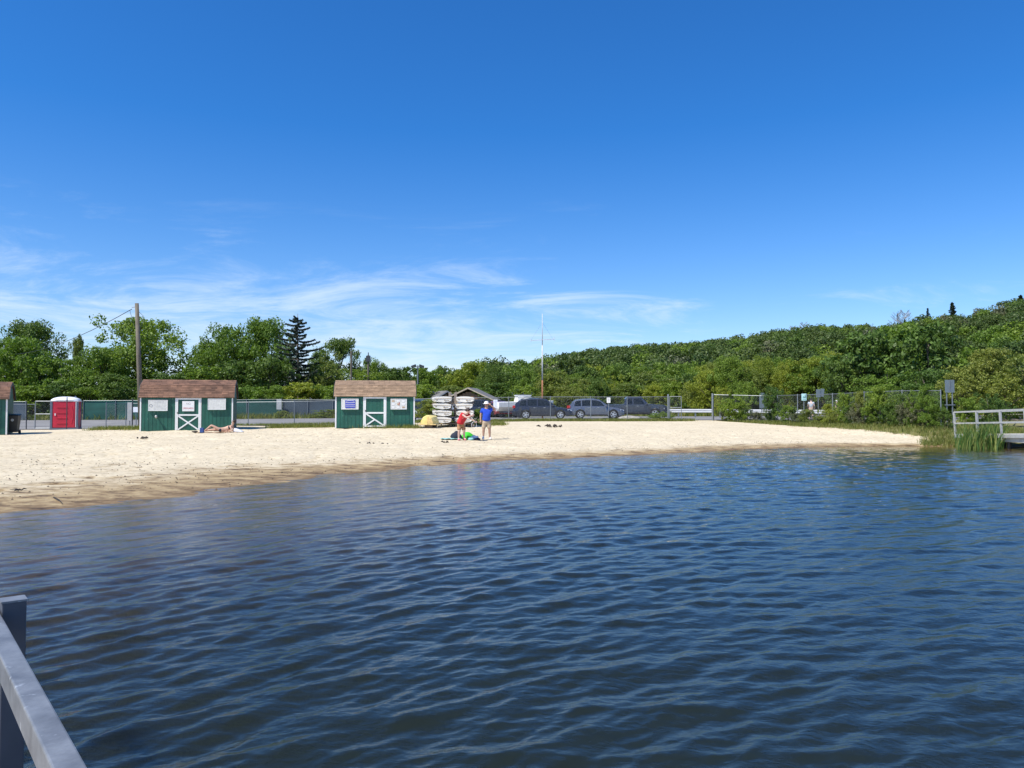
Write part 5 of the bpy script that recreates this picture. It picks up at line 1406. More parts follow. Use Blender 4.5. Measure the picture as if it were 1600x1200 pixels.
# ------------------------------------------------------------------ bushes on the right fence
bb = [(1128, 606, 58.6, 30, 'leaf_yellow', 'yellow green bush right against the stout gate post'), (1148, 612, 57.5, 40, 'leaf_mid', 'rounded bright bush spilling over the fence start'),
      (1168, 598, 60.5, 34, 'leaf_mid', 'upright bush between the gate opening and the tall sign back'), (1208, 605, 58, 34, 'leaf_dark', 'dark bush under the tall grey sign back'),
      (1232, 634, 54, 34, 'leaf_mid', 'low bush left of the teal sign'), (1296, 632, 50.5, 26, 'leaf_yellow', 'yellow green vine right of the walker in grey'),
      (1322, 615, 48.2, 30, 'leaf_mid', 'vine clump near the person in the white cap'), (1345, 625, 47, 30, 'leaf_grey', 'brownish dry brush in the middle of the right fence'), (1376, 606, 45.2, 42, 'leaf_mid', 'tall vine climbing over the middle of the right fence'),
      (1408, 616, 43.6, 34, 'leaf_dark', 'dark vine clump beside the small pale box'), (1436, 640, 42, 36, 'leaf_grey', 'reddish grey dry brush low on the right fence'), (1450, 604, 42.6, 36, 'leaf_mid', 'leafy vine clump covering the fence end'),
      (1510, 622, 42.5, 36, 'leaf_mid', 'green bush left behind the gangway rail'), (1545, 612, 44, 52, 'leaf_dark', 'dark glossy bush behind the middle of the gangway'), (1250, 646, 51.6, 30, 'leaf_grey', 'low grey brush under the teal sign'), (1182, 644, 57, 26, 'leaf_grey', 'low dry brush at the fence start'), (1280, 650, 49.8, 28, 'leaf_olive', 'low olive weeds at the foot of the fence near the walker'), (1476, 640, 41.5, 24, 'leaf_dark', 'dark bush at the foot of the twin sign posts')]
bb += [(1262, 640, 0, 26, 'leaf_olive', 'olive brush below the walker in the grey shirt'), (1310, 640, 0, 30, 'leaf_olive', 'low olive brush under the white capped person'), (1334, 632, 0, 30, 'leaf_dark', 'dark low vine left of the dry brush on the right fence'),
       (1362, 630, 0, 30, 'leaf_mid', 'leafy low vine right of the dry brush on the right fence'), (1392, 630, 0, 36, 'leaf_dark', 'dark leafy mass low on the middle of the right fence'), (1420, 622, 0, 30, 'leaf_grey', 'twiggy grey vine left of the fence end'),
       (1462, 632, 0, 34, 'leaf_mid', 'leafy clump low at the fence end by the twin posts'), (1430, 608, 0, 26, 'leaf_mid', 'vine reaching the top rail near the fence end'), (1345, 612, 0, 22, 'leaf_olive', 'olive vine reaching the top rail in the middle of the right fence')]
for i, (px, t_, y, w, lm, lb) in enumerate(bb):
    if 1200 < px < 1477: y = float(np.interp(px, [1197, 1246, 1301, 1350, 1410, 1470], [56.3, 52, 48, 45, 42, 39.3])) - .1; w *= .98
    tree(['mid0', 'bushy1', 'mid2', 'bushy2', 'mid1', 'bushy0'][i % 6], px, t_, y, w, lm, lb, 'bush', None, 'bush')
tree('bushy1', 1034, 642, 59.2, 34, 'leaf_mid', 'low green weeds in front of the pickup truck nose', 'bush', None, 'bush')
tree('mid1', 690, 634, 49.5, 40, 'leaf_mid', 'green bush behind the left stack of white hulls', 'bush', None, 'bush')
tree('bushy0', 672, 626, 54, 44, 'leaf_olive', 'olive bush between the shed and the boat rack', 'bush', None, 'bush')
tree('mid2', 745, 640, 50.0, 26, 'leaf_mid', 'small green bush right of the boat rack', 'bush', None, 'bush')
tree('bushy2', 515, 640, 76.0, 46, 'leaf_olive', 'sprawling weeds on the far fence left of the tan roofed shed', 'bush', None, 'bush')
tree('mid0', 441, 642, 75.5, 22, 'leaf_olive', 'small weeds under the pale notice panel on the far fence', 'bush', None, 'bush')
tree('mid2', 233, 627, 52, 14, 'leaf_mid', 'weed sprig beside the tall thin post', 'bush', None, 'bush')

# ------------------------------------------------------------------ grass tufts (stuff)
def blades(name, spots, hmin, hmax, wd, material, label, lean=.35, per=7, spread=.12, seed=3):
    r = np.random.default_rng(seed); spots = np.array(spots); n = len(spots) * per
    c = np.repeat(spots, per, 0) + np.concatenate([r.normal(size=(n, 2)) * spread, np.zeros((n, 1))], 1)
    h = r.uniform(hmin, hmax, n); a = r.uniform(0, 6.28, n); l = r.normal(size=(n, 2)) * lean * h[:, None]
    dx = np.stack([np.cos(a), np.sin(a), np.zeros(n)], 1) * wd
    mid = c + np.stack([l[:, 0] * .35, l[:, 1] * .35, h * .6], 1); tip = c + np.stack([l[:, 0], l[:, 1], h], 1)
    V = np.stack([c - dx, c + dx, mid + dx * .8, mid - dx * .8, tip + dx * .12, tip - dx * .12], 1).reshape(-1, 3)
    k = np.arange(n)[:, None] * 6
    F = np.concatenate([k + np.array([0, 1, 2, 3]), k + np.array([3, 2, 4, 5])], 0)
    o = link_mesh(name, arr_mesh(name, V, F), material); tag(o, label, 'grass', None, 'stuff'); return o
sp_ = []
for _ in range(9000):
    x, y = rng.uniform(14, 27), rng.uniform(35.5, 57)
    d = float(dist_poly(np.array([x]), np.array([y]), FENCE_R)[0])
    edge = np.interp(y, [34, 39, 58], [17.6, 20.2, 17.8])
    if (d < 2.2 and rng.random() < 1.3 - d / 2.0) or (x > edge + .7 and rng.random() < .5):
        sp_.append((x, y))
for _ in range(1900):
    x = rng.uniform(-9, 13.5); y = 57.4 + rng.normal() * .28
    if vnoise(np.array([x]), np.array([y]), 1.2, 31)[0] > -.25: sp_.append((x, y))
for _ in range(900):
    x = rng.uniform(-27, -9); y = 56.8 + rng.normal() * .5; sp_.append((x, y))
for (xa, xb, ya, s_, n) in ((-24, -20.8, 44.2, .5, 260), (-10.5, -6, 46.2, .6, 260), (-14.5, -10, 46.0, .5, 380), (-4.0, -.5, 50.5, 1.2, 300), (-8.9, -5.2, 42.2, .15, 70), (-6, -5.2, 42.5, .3, 40)):
    for _ in range(n):
        x = rng.uniform(xa, xb); sp_.append((x, ya + rng.normal() * s_))
sp_ = np.array(sp_); zs = gz(sp_[:, 0], sp_[:, 1]); keep = zs > .08
blades('grass', np.column_stack([sp_, zs])[keep], .06, .26, .012, M['grass'], 'patchy green and straw grass along the fences and right bank', spread=.14)
# weeds on the green verge behind the path opening
sp2 = np.array([(rng.uniform(-60, 60), 75.0 + abs(rng.normal()) * 1.2) for _ in range(2600)]); z2 = gz(sp2[:, 0], sp2[:, 1])
blades('roadside_weeds', np.column_stack([sp2, z2]), .2, .7, .03, M['grass'], 'green weeds along the far edge of the lot', spread=.3, seed=8)
# reeds by the gangway
rs = []
for _ in range(150):
    px = 1496 + 66 * rng.beta(1.3, 1.1); y = rng.uniform(33.9, 35.9)
    x = ray(px, 640)[0] * y; rs.append((x, y, max(G(x, y), -.2)))
o = blades('reeds', rs, .35, 1.25, .017, M['reed'], 'tall green reeds standing in the shallows before the gangway', lean=.24, per=6, spread=.12, seed=4); o['category'] = 'reeds'
rs = []
for _ in range(120):
    px = rng.uniform(1440, 1500); y = rng.uniform(35.6, 37.2)
    x = ray(px, 640)[0] * y; rs.append((x, y, max(G(x, y), -.02)))
blades('shore_sedge', rs, .07, .22, .012, M['grass'], 'low yellow green sedge at the water edge left of the reeds', lean=.3, per=8, spread=.1, seed=6)['category'] = 'sedge'

# ------------------------------------------------------------------ gangway on the right
def gangway():
    a = Vector((P(1493, 678, 36.9).x, 36.9, 0)); b = Vector((P(1650, 680, 31.5).x, 31.5, 0))
    za, zb = CAMH + ray(1493, 679)[1] * 36.9, CAMH + ray(1600, 677)[1] * 33.0
    a.z, b.z = za, zb
    d = (b - a); L_ = d.length; d.normalize(); nrm = Vector((-d.y, d.x, 0)).normalized()      # away from camera side
    if nrm.x < 0: nrm = -nrm
    o = empty('gangway', a, 0, 'aluminium gangway with open railings leading onto a pale float', 'gangway')
    W_ = 1.25; hr_ = 1.07
    for s_, nm in ((0, 'near'), (1, 'far')):
        off = nrm * W_ * s_
        for k in range(5):
            q = d * L_ * k / 4
            foot = -.25 if k in (0, 1, 2, 3, 4) else 0
            MB().beam(off + q + Vector((0, 0, foot)), off + q + Vector((-.05, 0, hr_)), .07, .07, up=d).build('rail_post', M['alu_dull'], o)
        for zz_ in (hr_, hr_ * .5): MB().beam(off + Vector((-.04, 0, zz_)), off + d * L_ + Vector((-.04, 0, zz_)), .08, .07).build('rail', M['alu_dull'], o)
        MB().beam(off + Vector((0, 0, -.07)), off + d * L_ + Vector((0, 0, -.07)), .08, .16).build('side_beam', M['alu_dull'], o)
    n = int(L_ / .15)
    for k in range(n):
        c = d * (L_ * (k + .5) / n) + nrm * W_ / 2 + Vector((0, 0, .02)); MB().beam(c - nrm * W_ * .47, c + nrm * W_ * .47, .14, .03).build('deck_plank', M['float'], o)
    # pale float beyond it
    e = b + d * .3; f = empty('floating_dock', (e.x + 1.0, e.y + 1.6, 0), math.atan2(d.y, d.x), 'pale floating dock at the right edge with dark shade beneath', 'dock')
    MB().box((0, 0, .42), (4.5, 2.4, .28)).build('float_deck', M['float'], f, bevel=.02)
    for xx in (-1.7, 1.7):
        for yy in (-.9, .9): MB().tube([(xx, yy, -1.2), (xx, yy, .3)], .12, 10).build('pile', M['dark_steel'], f)
gangway()

# ------------------------------------------------------------------ foreground rail and the dock it stands on
M['galv_b'] = mat('zinc bolt', (0.35, 0.35, 0.36), 0.4, 0.1, metal=0.6)
def fore():
    dirv = Vector((-math.sin(R(39.2)), math.cos(R(39.2)), 0)); out = Vector((dirv.y, -dirv.x, 0))   # out = water side
    drop = .60; ztop = CAMH - drop
    a, b = ray(138, 1200); y = -drop / b; p = Vector((a * y, y, 0))                                   # water-side top edge passes here
    zd = .22
    base = p + dirv * .78; base.z = zd
    o = empty('dock_railing', base, 0, 'galvanised dock railing in the near left corner', 'railing')
    rel = lambda v_: v_ - base
    w, hh = .047, .062
    c = p - out * w / 2; c.z = ztop - hh / 2
    MB().beam(rel(c - dirv * 1.6), rel(c + dirv * 3.4), w, hh).build('top_rail', M['alu'], o, bevel=.004)
    c2 = c.copy(); c2.z = ztop - .52
    MB().beam(rel(c2 - dirv * 1.6), rel(c2 + dirv * 3.4), w * .8, hh * .8).build('mid_rail', M['alu'], o, bevel=.004)
    for k in (-.62, 1.28, 3.18):
        q = p + dirv * k + out * .034; q.z = zd
        h_ = (CAMH - .575) - zd
        mr_ = Matrix.Rotation(math.atan2(dirv.y, dirv.x), 3, 'Z')
        MB().box(rel(q) + Vector((0, 0, h_ / 2)), (.062, .062, h_), mr_).build('rail_post', M['post_alu'], o, bevel=.003)
        for dz_ in (-.02, .02): MB().tube([rel(q) + Vector((0, 0, ztop - hh / 2 + dz_ - zd)) - out * .034 - dirv * .0 - out * .0, rel(q) + Vector((0, 0, ztop - hh / 2 + dz_ - zd)) - out * .088], .008, 6).build('bolt', M['galv_b'], o)
        MB().box(rel(q) + Vector((0, 0, h_ + .003)), (.066, .066, .006), mr_).build('post_cap', M['alu'], o)
    # dock deck under the photographer
    n = 34; dk = empty('dock', (base.x, base.y, 0), 0, 'plank dock under the photographer, below the near railing', 'dock')
    for k in range(n):
        s0 = -1.75 + k * .152; c = p + dirv * s0 - out * .93; c.z = zd - .02
        MB().beam(c - out * .90 - Vector((base.x, base.y, 0)), c + out * .90 - Vector((base.x, base.y, 0)), .142, .04).build('deck_plank', M['wood_grey'], dk)
    for s_ in (.12, 1.75):
        q0 = p - dirv * 1.8 - out * s_; q1 = p + dirv * 3.4 - out * s_
        MB().beam((q0.x - base.x, q0.y - base.y, zd - .12), (q1.x - base.x, q1.y - base.y, zd - .12), .06, .15).build('stringer', M['wood_grey'], dk)
fore()

# ------------------------------------------------------------------ people
def skin(name, joints, edges, material, parent, root, sub=2):
    keys = list(joints); me = bpy.data.meshes.new(name)
    me.from_pydata([joints[k][:3] for k in keys], [(keys.index(a), keys.index(b)) for a, b in edges], [])
    o = link_mesh(name, me, material, parent)
    md = o.modifiers.new('skin', 'SKIN'); md.use_smooth_shade = True
    me.attributes  # noqa
    for i, k in enumerate(keys):
        sv = me.skin_vertices[0].data[i]; r_ = joints[k][3]
        sv.radius = r_ if isinstance(r_, tuple) else (r_, r_); sv.use_root = (k == root)
    s_ = o.modifiers.new('sub', 'SUBSURF'); s_.levels = sub; s_.render_levels = sub
    return o
def grow(j, names, add): return {k: (*j[k][:3], tuple(q + add for q in j[k][3]) if isinstance(j[k][3], tuple) else j[k][3] + add) for k in names}
def hand(parent, wrist, elbow, material, s=1.0, curl=.5):
    w = Vector(wrist); d = (w - Vector(elbow)).normalized(); side_ = d.cross(Vector((0, 1, 0)))
    if side_.length < .2: side_ = Vector((1, 0, 0))
    side_.normalize(); nrm = side_.cross(d)
    q = MB()
    q.loft([[w + side_ * x * s + nrm * y * s + d * z * s for x, y in ((-.028 * f, -.014), (.028 * f, -.014), (.028 * f, .014), (-.028 * f, .014))] for z, f in ((0, .8), (.05, 1.25), (.09, 1.3))])
    for i, (x, l) in enumerate(((-.03, .065), (-.010, .08), (.010, .075), (.030, .06))):
        b = w + side_ * x * s + d * .085 * s; m_ = b + d * l * .5 * s + nrm * .01 * s; e = m_ + d * l * .4 * s + nrm * .03 * curl * 2 * s
        q.tube([b, m_, e], [.010 * s, .009 * s, .007 * s], 5)
    b = w + side_ * -.03 * s + d * .03 * s; q.tube([b, b + side_ * -.03 * s + d * .03 * s, b + side_ * -.035 * s + d * .06 * s], [.012 * s, .011 * s, .008 * s], 5)
    q.build('hand', material, parent, True)
E_BODY = [('pelvis', 'belly'), ('belly', 'chest'), ('chest', 'neck'), ('neck', 'jaw'), ('jaw', 'brow'), ('brow', 'crown'), ('chest', 'sh_l'), ('sh_l', 'el_l'), ('el_l', 'wr_l'), ('chest', 'sh_r'), ('sh_r', 'el_r'), ('el_r', 'wr_r'),
          ('pelvis', 'hip_l'), ('hip_l', 'kn_l'), ('kn_l', 'calf_l'), ('calf_l', 'an_l'), ('an_l', 'to_l'), ('pelvis', 'hip_r'), ('hip_r', 'kn_r'), ('kn_r', 'calf_r'), ('calf_r', 'an_r'), ('an_r', 'to_r')]
def face(o, brow, jaw, fwd, material):
    f = Vector(fwd).normalized(); b = Vector(brow); j = Vector(jaw); c = (b + j) / 2; sd_ = f.cross(Vector((0, 0, 1))).normalized(); up = sd_.cross(f)
    MB().tube([b + f * .092 - up * .01, c + f * .112, c + f * .090 - up * .02], [.008, .014, .008], 6).build('nose', material, o, True)
    for s_ in (-1, 1):
        MB().ball(b + f * .086 + sd_ * s_ * .032 - up * .012, .010, 8, 6).build('eye', M['dark_cloth'], o, True)
        MB().ball(c + sd_ * s_ * .082 - f * .0, (.012, .02, .03), 8, 6).build('ear', material, o, True)
    MB().tube([j + f * .085 - sd_ * .022, j + f * .088 + sd_ * .022], .006, 5).build('mouth', M['pink'], o)
def man():
    p = at(760, 36.0)
    o = empty('person', p, R(8), 'man in blue shirt and khaki shorts shading his eyes in a white hat', 'person')
    J = {'pelvis': (0, 0, .93, (.155, .125)), 'belly': (0, -.03, 1.10, (.165, .145)), 'chest': (0, 0, 1.32, (.165, .125)), 'neck': (0, .0, 1.47, .062), 'jaw': (0, -.03, 1.555, .066), 'brow': (0, -.025, 1.635, .084), 'crown': (0, -.01, 1.70, .062),
         'sh_l': (-.20, 0, 1.40, .062), 'el_l': (-.27, .02, 1.13, .047), 'wr_l': (-.27, -.04, .90, .030),
         'sh_r': (.20, 0, 1.40, .062), 'el_r': (.42, -.12, 1.42, .047), 'wr_r': (.20, -.17, 1.60, .030),
         'hip_l': (-.10, 0, .84, .105), 'kn_l': (-.13, -.02, .48, .066), 'calf_l': (-.135, .01, .36, .064), 'an_l': (-.14, .02, .09, .040), 'to_l': (-.17, -.15, .04, .036),
         'hip_r': (.10, 0, .84, .105), 'kn_r': (.14, -.04, .48, .066), 'calf_r': (.15, -.01, .36, .064), 'an_r': (.16, .01, .09, .040), 'to_r': (.20, -.15, .04, .036)}
    skin('body', J, E_BODY, M['skin_m'], o, 'pelvis')
    T = grow(J, ['belly', 'chest', 'sh_l', 'sh_r'], .022); T['hem'] = (0, -.01, .97, (.215, .175)); T['tail'] = (0, -.01, .84, (.225, .18)); T['collar'] = (0, .0, 1.43, .085)
    T['sl'] = (-.245, .01, 1.23, .073); T['sr'] = (.33, -.07, 1.41, .073)
    skin('tee_shirt', T, [('tail', 'hem'), ('hem', 'belly'), ('belly', 'chest'), ('chest', 'collar'), ('chest', 'sh_l'), ('sh_l', 'sl'), ('chest', 'sh_r'), ('sh_r', 'sr')], M['tee_blue'], o, 'chest')
    H_ = {'w': (0, -.01, .95, (.175, .145)), 'c': (0, 0, .85, (.16, .13)), 'a': (-.105, 0, .74, .115), 'b': (-.13, -.01, .50, .105), 'd': (.105, 0, .74, .115), 'e': (.145, -.03, .50, .105)}
    skin('shorts', H_, [('w', 'c'), ('c', 'a'), ('a', 'b'), ('c', 'd'), ('d', 'e')], M['khaki'], o, 'c')
    hat = MB(); n = 20; rg = lambda r_, z: [(r_ * math.cos(2 * math.pi * k / n), -.02 + r_ * 1.1 * math.sin(2 * math.pi * k / n), z) for k in range(n)]
    hat.loft([rg(.17, 1.672), rg(.165, 1.685), rg(.105, 1.69), rg(.10, 1.74), rg(.08, 1.785), rg(.03, 1.80)]); hat.build('hat', M['white_cloth'], o, True)
    hand(o, J['wr_l'][:3], J['el_l'][:3], M['skin_m']); hand(o, J['wr_r'][:3], J['el_r'][:3], M['skin_m'])
    face(o, J['brow'][:3], J['jaw'][:3], (0, -1, 0), M['skin_m'])
    for s_, x, y in ((-1, -.155, -.06), (1, .18, -.06)):
        q = MB().ball((x, y, .055), (.055, .145, .06), 12, 8); q.build('shoe', M['white_cloth'], o, True)
        MB().tube([(x * .93, .02, .09), (x * .92, .02, .17)], .047, 10).build('sock', M['white_cloth'], o)
def woman():
    p = at(722, 35.5)
    o = empty('person', p, R(22), 'person in red shirt and patterned shorts bending over the beach bags', 'person')
    J = {'pelvis': (-.04, .06, .82, (.16, .13)), 'belly': (0, -.02, .98, (.16, .14)), 'chest': (.09, -.14, 1.16, (.15, .12)), 'neck': (.16, -.23, 1.27, .055), 'jaw': (.21, -.30, 1.31, .062), 'brow': (.22, -.32, 1.385, .082), 'crown': (.21, -.30, 1.45, .064),
         'sh_l': (-.08, -.16, 1.22, .058), 'el_l': (.10, -.34, 1.05, .043), 'wr_l': (.30, -.42, 1.13, .028),
         'sh_r': (.25, -.10, 1.20, .058), 'el_r': (.36, -.20, .98, .043), 'wr_r': (.48, -.34, .90, .028),
         'hip_l': (-.12, .06, .75, .105), 'kn_l': (-.13, -.01, .44, .066), 'calf_l': (-.135, .04, .33, .064), 'an_l': (-.14, .06, .09, .040), 'to_l': (-.17, -.10, .04, .034),
         'hip_r': (.06, .06, .75, .105), 'kn_r': (.10, .0, .44, .066), 'calf_r': (.11, .04, .33, .064), 'an_r': (.12, .06, .09, .040), 'to_r': (.16, -.10, .04, .034)}
    skin('body', J, E_BODY, M['skin_pale'], o, 'pelvis')
    T = grow(J, ['belly', 'chest', 'sh_l', 'sh_r'], .03); T['hem'] = (-.04, .05, .86, (.22, .18)); T['tail'] = (-.06, .07, .71, (.235, .19)); T['collar'] = (.14, -.20, 1.23, .08)
    T['sl'] = (-.0, -.24, 1.15, .068); T['sr'] = (.31, -.15, 1.09, .068)
    skin('tee_shirt', T, [('tail', 'hem'), ('hem', 'belly'), ('belly', 'chest'), ('chest', 'collar'), ('chest', 'sh_l'), ('sh_l', 'sl'), ('chest', 'sh_r'), ('sh_r', 'sr')], M['tee_red'], o, 'chest')
    H_ = {'w': (-.04, .06, .86, (.17, .14)), 'c': (-.03, .06, .76, (.16, .13)), 'a': (-.12, .05, .66, .112), 'b': (-.135, .0, .45, .10), 'd': (.06, .05, .66, .112), 'e': (.105, .01, .45, .10)}
    skin('shorts', H_, [('w', 'c'), ('c', 'a'), ('a', 'b'), ('c', 'd'), ('d', 'e')], M['print_short'], o, 'c')
    q = MB().ball((.20, -.285, 1.40), (.097, .105, .10), 14, 10); q.ball((.145, -.22, 1.40), (.07, .07, .075)); q.build('hair', M['hair'], o, True)
    hand(o, J['wr_l'][:3], J['el_l'][:3], M['skin_pale']); hand(o, J['wr_r'][:3], J['el_r'][:3], M['skin_pale'])
    face(o, (.235, -.335, 1.375), (.22, -.31, 1.31), (.3, -.9, -.35), M['skin_pale'])
    for x, y in ((-.155, -.01), (.14, -.01)):
        MB().ball((x, y, .035), (.05, .13, .035), 12, 6).build('sandal', M['pink'], o, True)
    # looped strap held in the hand
    w = Vector((.50, -.38, .86)); ring = [w + Vector((.12 * math.sin(t) - .05, 0, -.16 + .16 * math.cos(t))) for t in np.linspace(0, 2 * math.pi, 24)]
    v_ = Vector(w); v_.rotate(Matrix.Rotation(R(22), 3, 'Z'))
    t = MB().tube([q_ - w for q_ in ring], .010, 5, False).build('strap_loop', M['white_cloth'], None, loc=p + v_, rot=(0, 0, R(22))); tag(t, 'pale looped strap held by the person in red', 'strap')
    MB_ = MB().ball((0, 0, 0), (.07, .05, .05)); 
man(); woman()
def walker(px, y, label, tee, shorts, cap=None, z=0.0, rz=0.0, H_=1.0):
    p = at(px, y, z)
    o = empty('person', p, rz, label, 'person'); o.scale = (H_, H_, H_)
    J = {'pelvis': (0, 0, .93, (.15, .12)), 'belly': (0, 0, 1.10, (.15, .125)), 'chest': (0, .02, 1.32, (.155, .12)), 'neck': (0, .0, 1.47, .058), 'jaw': (0, -.02, 1.555, .064), 'brow': (0, -.02, 1.635, .082), 'crown': (0, -.01, 1.70, .06),
         'sh_l': (-.19, .02, 1.40, .06), 'el_l': (-.25, .06, 1.14, .045), 'wr_l': (-.24, -.06, .93, .03), 'sh_r': (.19, .02, 1.40, .06), 'el_r': (.25, -.02, 1.14, .045), 'wr_r': (.24, -.14, .96, .03),
         'hip_l': (-.09, 0, .84, .10), 'kn_l': (-.10, -.12, .48, .064), 'calf_l': (-.10, -.10, .36, .06), 'an_l': (-.11, -.06, .09, .04), 'to_l': (-.12, -.22, .04, .034),
         'hip_r': (.09, 0, .84, .10), 'kn_r': (.10, .04, .48, .064), 'calf_r': (.10, .12, .36, .06), 'an_r': (.11, .22, .10, .04), 'to_r': (.12, .08, .04, .034)}
    skin('body', J, E_BODY, M['skin_pale'], o, 'pelvis', 1)
    T = grow(J, ['belly', 'chest', 'sh_l', 'sh_r'], .022); T['hem'] = (0, 0, .92, (.17, .145)); T['sl'] = (-.225, .04, 1.25, .07); T['sr'] = (.225, .0, 1.25, .07)
    skin('tee_shirt', T, [('hem', 'belly'), ('belly', 'chest'), ('chest', 'sh_l'), ('sh_l', 'sl'), ('chest', 'sh_r'), ('sh_r', 'sr')], M[tee], o, 'chest', 1)
    Q = {'w': (0, 0, .95, (.16, .135)), 'c': (0, 0, .85, (.15, .12)), 'a': (-.09, -.03, .74, .108), 'b': (-.10, -.10, .52, .09), 'd': (.09, .01, .74, .108), 'e': (.10, .03, .52, .09)}
    skin('shorts', Q, [('w', 'c'), ('c', 'a'), ('a', 'b'), ('c', 'd'), ('d', 'e')], M[shorts], o, 'c', 1)
    MB().ball((0, 0, 1.665), (.09, .1, .075), 12, 8).build('hair' if not cap else 'cap', M['hair'] if not cap else M[cap], o, True)
    hand(o, J['wr_l'][:3], J['el_l'][:3], M['skin_pale']); hand(o, J['wr_r'][:3], J['el_r'][:3], M['skin_pale'])
    face(o, J['brow'][:3], J['jaw'][:3], (0, -1, 0), M['skin_pale'])
walker(1267.5, 58.5, 'walker in light grey shirt behind the right fence by the teal sign', 'tee_grey', 'khaki', None, .1, R(150), .93)
walker(1307.5, 58, 'person in a white cap and dark clothes behind the right fence', 'dark_cloth', 'dark_cloth', 'white_cloth', .05, R(60), .88)
def sunbather():
    p = at(343, 40.2, .02)
    o = empty('person', p, R(6), 'sunbather in a dark bikini lying on a towel before the lifeguard shed', 'person')
    # lying along x, head to the right and propped up, feet to the left
    J = {'pelvis': (.10, 0, .12, (.12, .16)), 'belly': (.30, 0, .13, (.10, .14)), 'chest': (.54, 0, .24, (.11, .155)), 'neck': (.68, 0, .37, .05), 'jaw': (.70, -.02, .45, .058), 'brow': (.705, -.02, .52, .078), 'crown': (.73, -.01, .585, .06),
         'sh_l': (.60, -.18, .31, .052), 'el_l': (.72, -.26, .08, .04), 'wr_l': (.50, -.30, .05, .028), 'sh_r': (.60, .18, .31, .052), 'el_r': (.74, .26, .08, .04), 'wr_r': (.52, .28, .05, .028),
         'hip_l': (.02, -.09, .13, .10), 'kn_l': (-.36, -.12, .36, .06), 'calf_l': (-.46, -.12, .27, .058), 'an_l': (-.70, -.12, .07, .036), 'to_l': (-.86, -.13, .08, .03),
         'hip_r': (.02, .09, .13, .10), 'kn_r': (-.40, .10, .12, .062), 'calf_r': (-.54, .10, .10, .058), 'an_r': (-.82, .10, .07, .036), 'to_r': (-.88, .10, .18, .03)}
    skin('body', J, E_BODY, M['skin_f'], o, 'pelvis')
    MB().ball((.07, 0, .12), (.13, .185, .125), 12, 8).build('bikini_bottom', M['dark_cloth'], o, True)
    MB().ball((.53, 0, .25), (.075, .18, .125), 12, 8).build('bikini_top', M['dark_cloth'], o, True)
    MB().ball((.735, 0, .55), (.09, .09, .10), 12, 8).ball((.80, 0, .60), .045, 8, 6).build('hair', M['hair'], o, True)
    MB().tube([(.64, -.075, .515), (.625, -.03, .515), (.625, .03, .515), (.64, .075, .515)], .018, 6).build('sunglasses', M['dark_cloth'], o)
    hand(o, J['wr_l'][:3], J['el_l'][:3], M['skin_f']); hand(o, J['wr_r'][:3], J['el_r'][:3], M['skin_f'])
    MB().tube([(.60, 0, .47), (.585, 0, .455)], .012, 6).build('nose', M['skin_f'], o)
    def thin(name, pl, w, l, m_, label, cat, rz=R(6), th=.02, bumpy=.02):
        rows = []
        for i in range(9):
            rows.append([(-l / 2 + l * j / 14, -w / 2 + w * i / 8, th + bumpy * math.sin(j * 1.7 + i) * math.sin(i * 1.3 + 1)) for j in range(15)])
        q = MB(); q.loft(rows, False, False)
        ob = q.build(name, m_, None, True, loc=pl, rot=(0, 0, rz)); sm = ob.modifiers.new('thick', 'SOLIDIFY'); sm.thickness = .012; sm.offset = -1
        tag(ob, label, cat)
    thin('towel', p + Vector((0, 0, -.02)), .85, 2.0, M['towel'], 'tan beach towel under the sunbather', 'towel')
    q = MB().box((0, 0, .13), (.22, .16, .25), taper=.85); ob = q.build('beach_bag', M['blue_cloth'], None, bevel=.03, loc=p + Vector((-.72, -.45, -.02))); tag(ob, 'small blue bag by the feet of the sunbather', 'bag')
    q = MB().loft([[(-.25, -.2, 0), (.25, -.2, 0), (.25, .2, 0), (-.25, .2, 0)], [(-.2, -.17, .22), (.12, -.14, .10), (.12, .14, .10), (-.2, .17, .22)]]); ob = q.build('white_bag', M['white_cloth'], None, bevel=.04, loc=p + Vector((.98, .12, 0))); tag(ob, 'folded white cloth bag behind the sunbather, at her head', 'bag')
    rock(p + Vector((-1.12, -.35, .03)), (.14, .08, .05), 'dark sandals left of the tan towel', 4, 'weed', 'sandals', 'sandals')
sunbather()
# things on the sand round the couple
def lump(name, px, y, s_, m_, label, cat, seed, dz=.0):
    r = random.Random(seed); q = MB().ball((0, 0, 0), 1, 16, 10)
    q.v = [((v_[0] * (1 + .18 * math.sin(3 * v_[1] + seed) + .12 * math.sin(7 * v_[2] + seed))) * s_[0], v_[1] * (1 + .16 * math.cos(4 * v_[0] + seed)) * s_[1], max(-.9, v_[2] * (1 + .2 * math.sin(5 * v_[0] + 3 * v_[1] + seed))) * s_[2]) for v_ in q.v]
    s_ = tuple(k * .64 for k in s_)
    o = empty(name, at(px, y, s_[2] * .8 + dz), r.uniform(-.5, .5), label, cat)
    q.build('bag_body', M[m_], o, True)
    if name != 'driftwood':
        MB().tube([(-s_[0] * .35, -s_[1] * .3, s_[2] * .9), (-s_[0] * .25, -s_[1] * .3, s_[2] * 1.35), (s_[0] * .25, -s_[1] * .3, s_[2] * 1.35), (s_[0] * .35, -s_[1] * .3, s_[2] * .9)], .012, 5).build('strap', M[m_], o)
    return o
lump('backpack', 712.5, 36.0, (.24, .2, .24), 'dark_cloth', 'dark navy backpack left of the person in red', 'bag', 1)
lump('beach_bag', 730.5, 36.2, (.30, .22, .20), 'green_cloth', 'bright green beach bag between the two standing people', 'bag', 2)
lump('beach_bag', 742.0, 36.0, (.20, .16, .13), 'white_cloth', 'small white bag right of the green one', 'bag', 3)
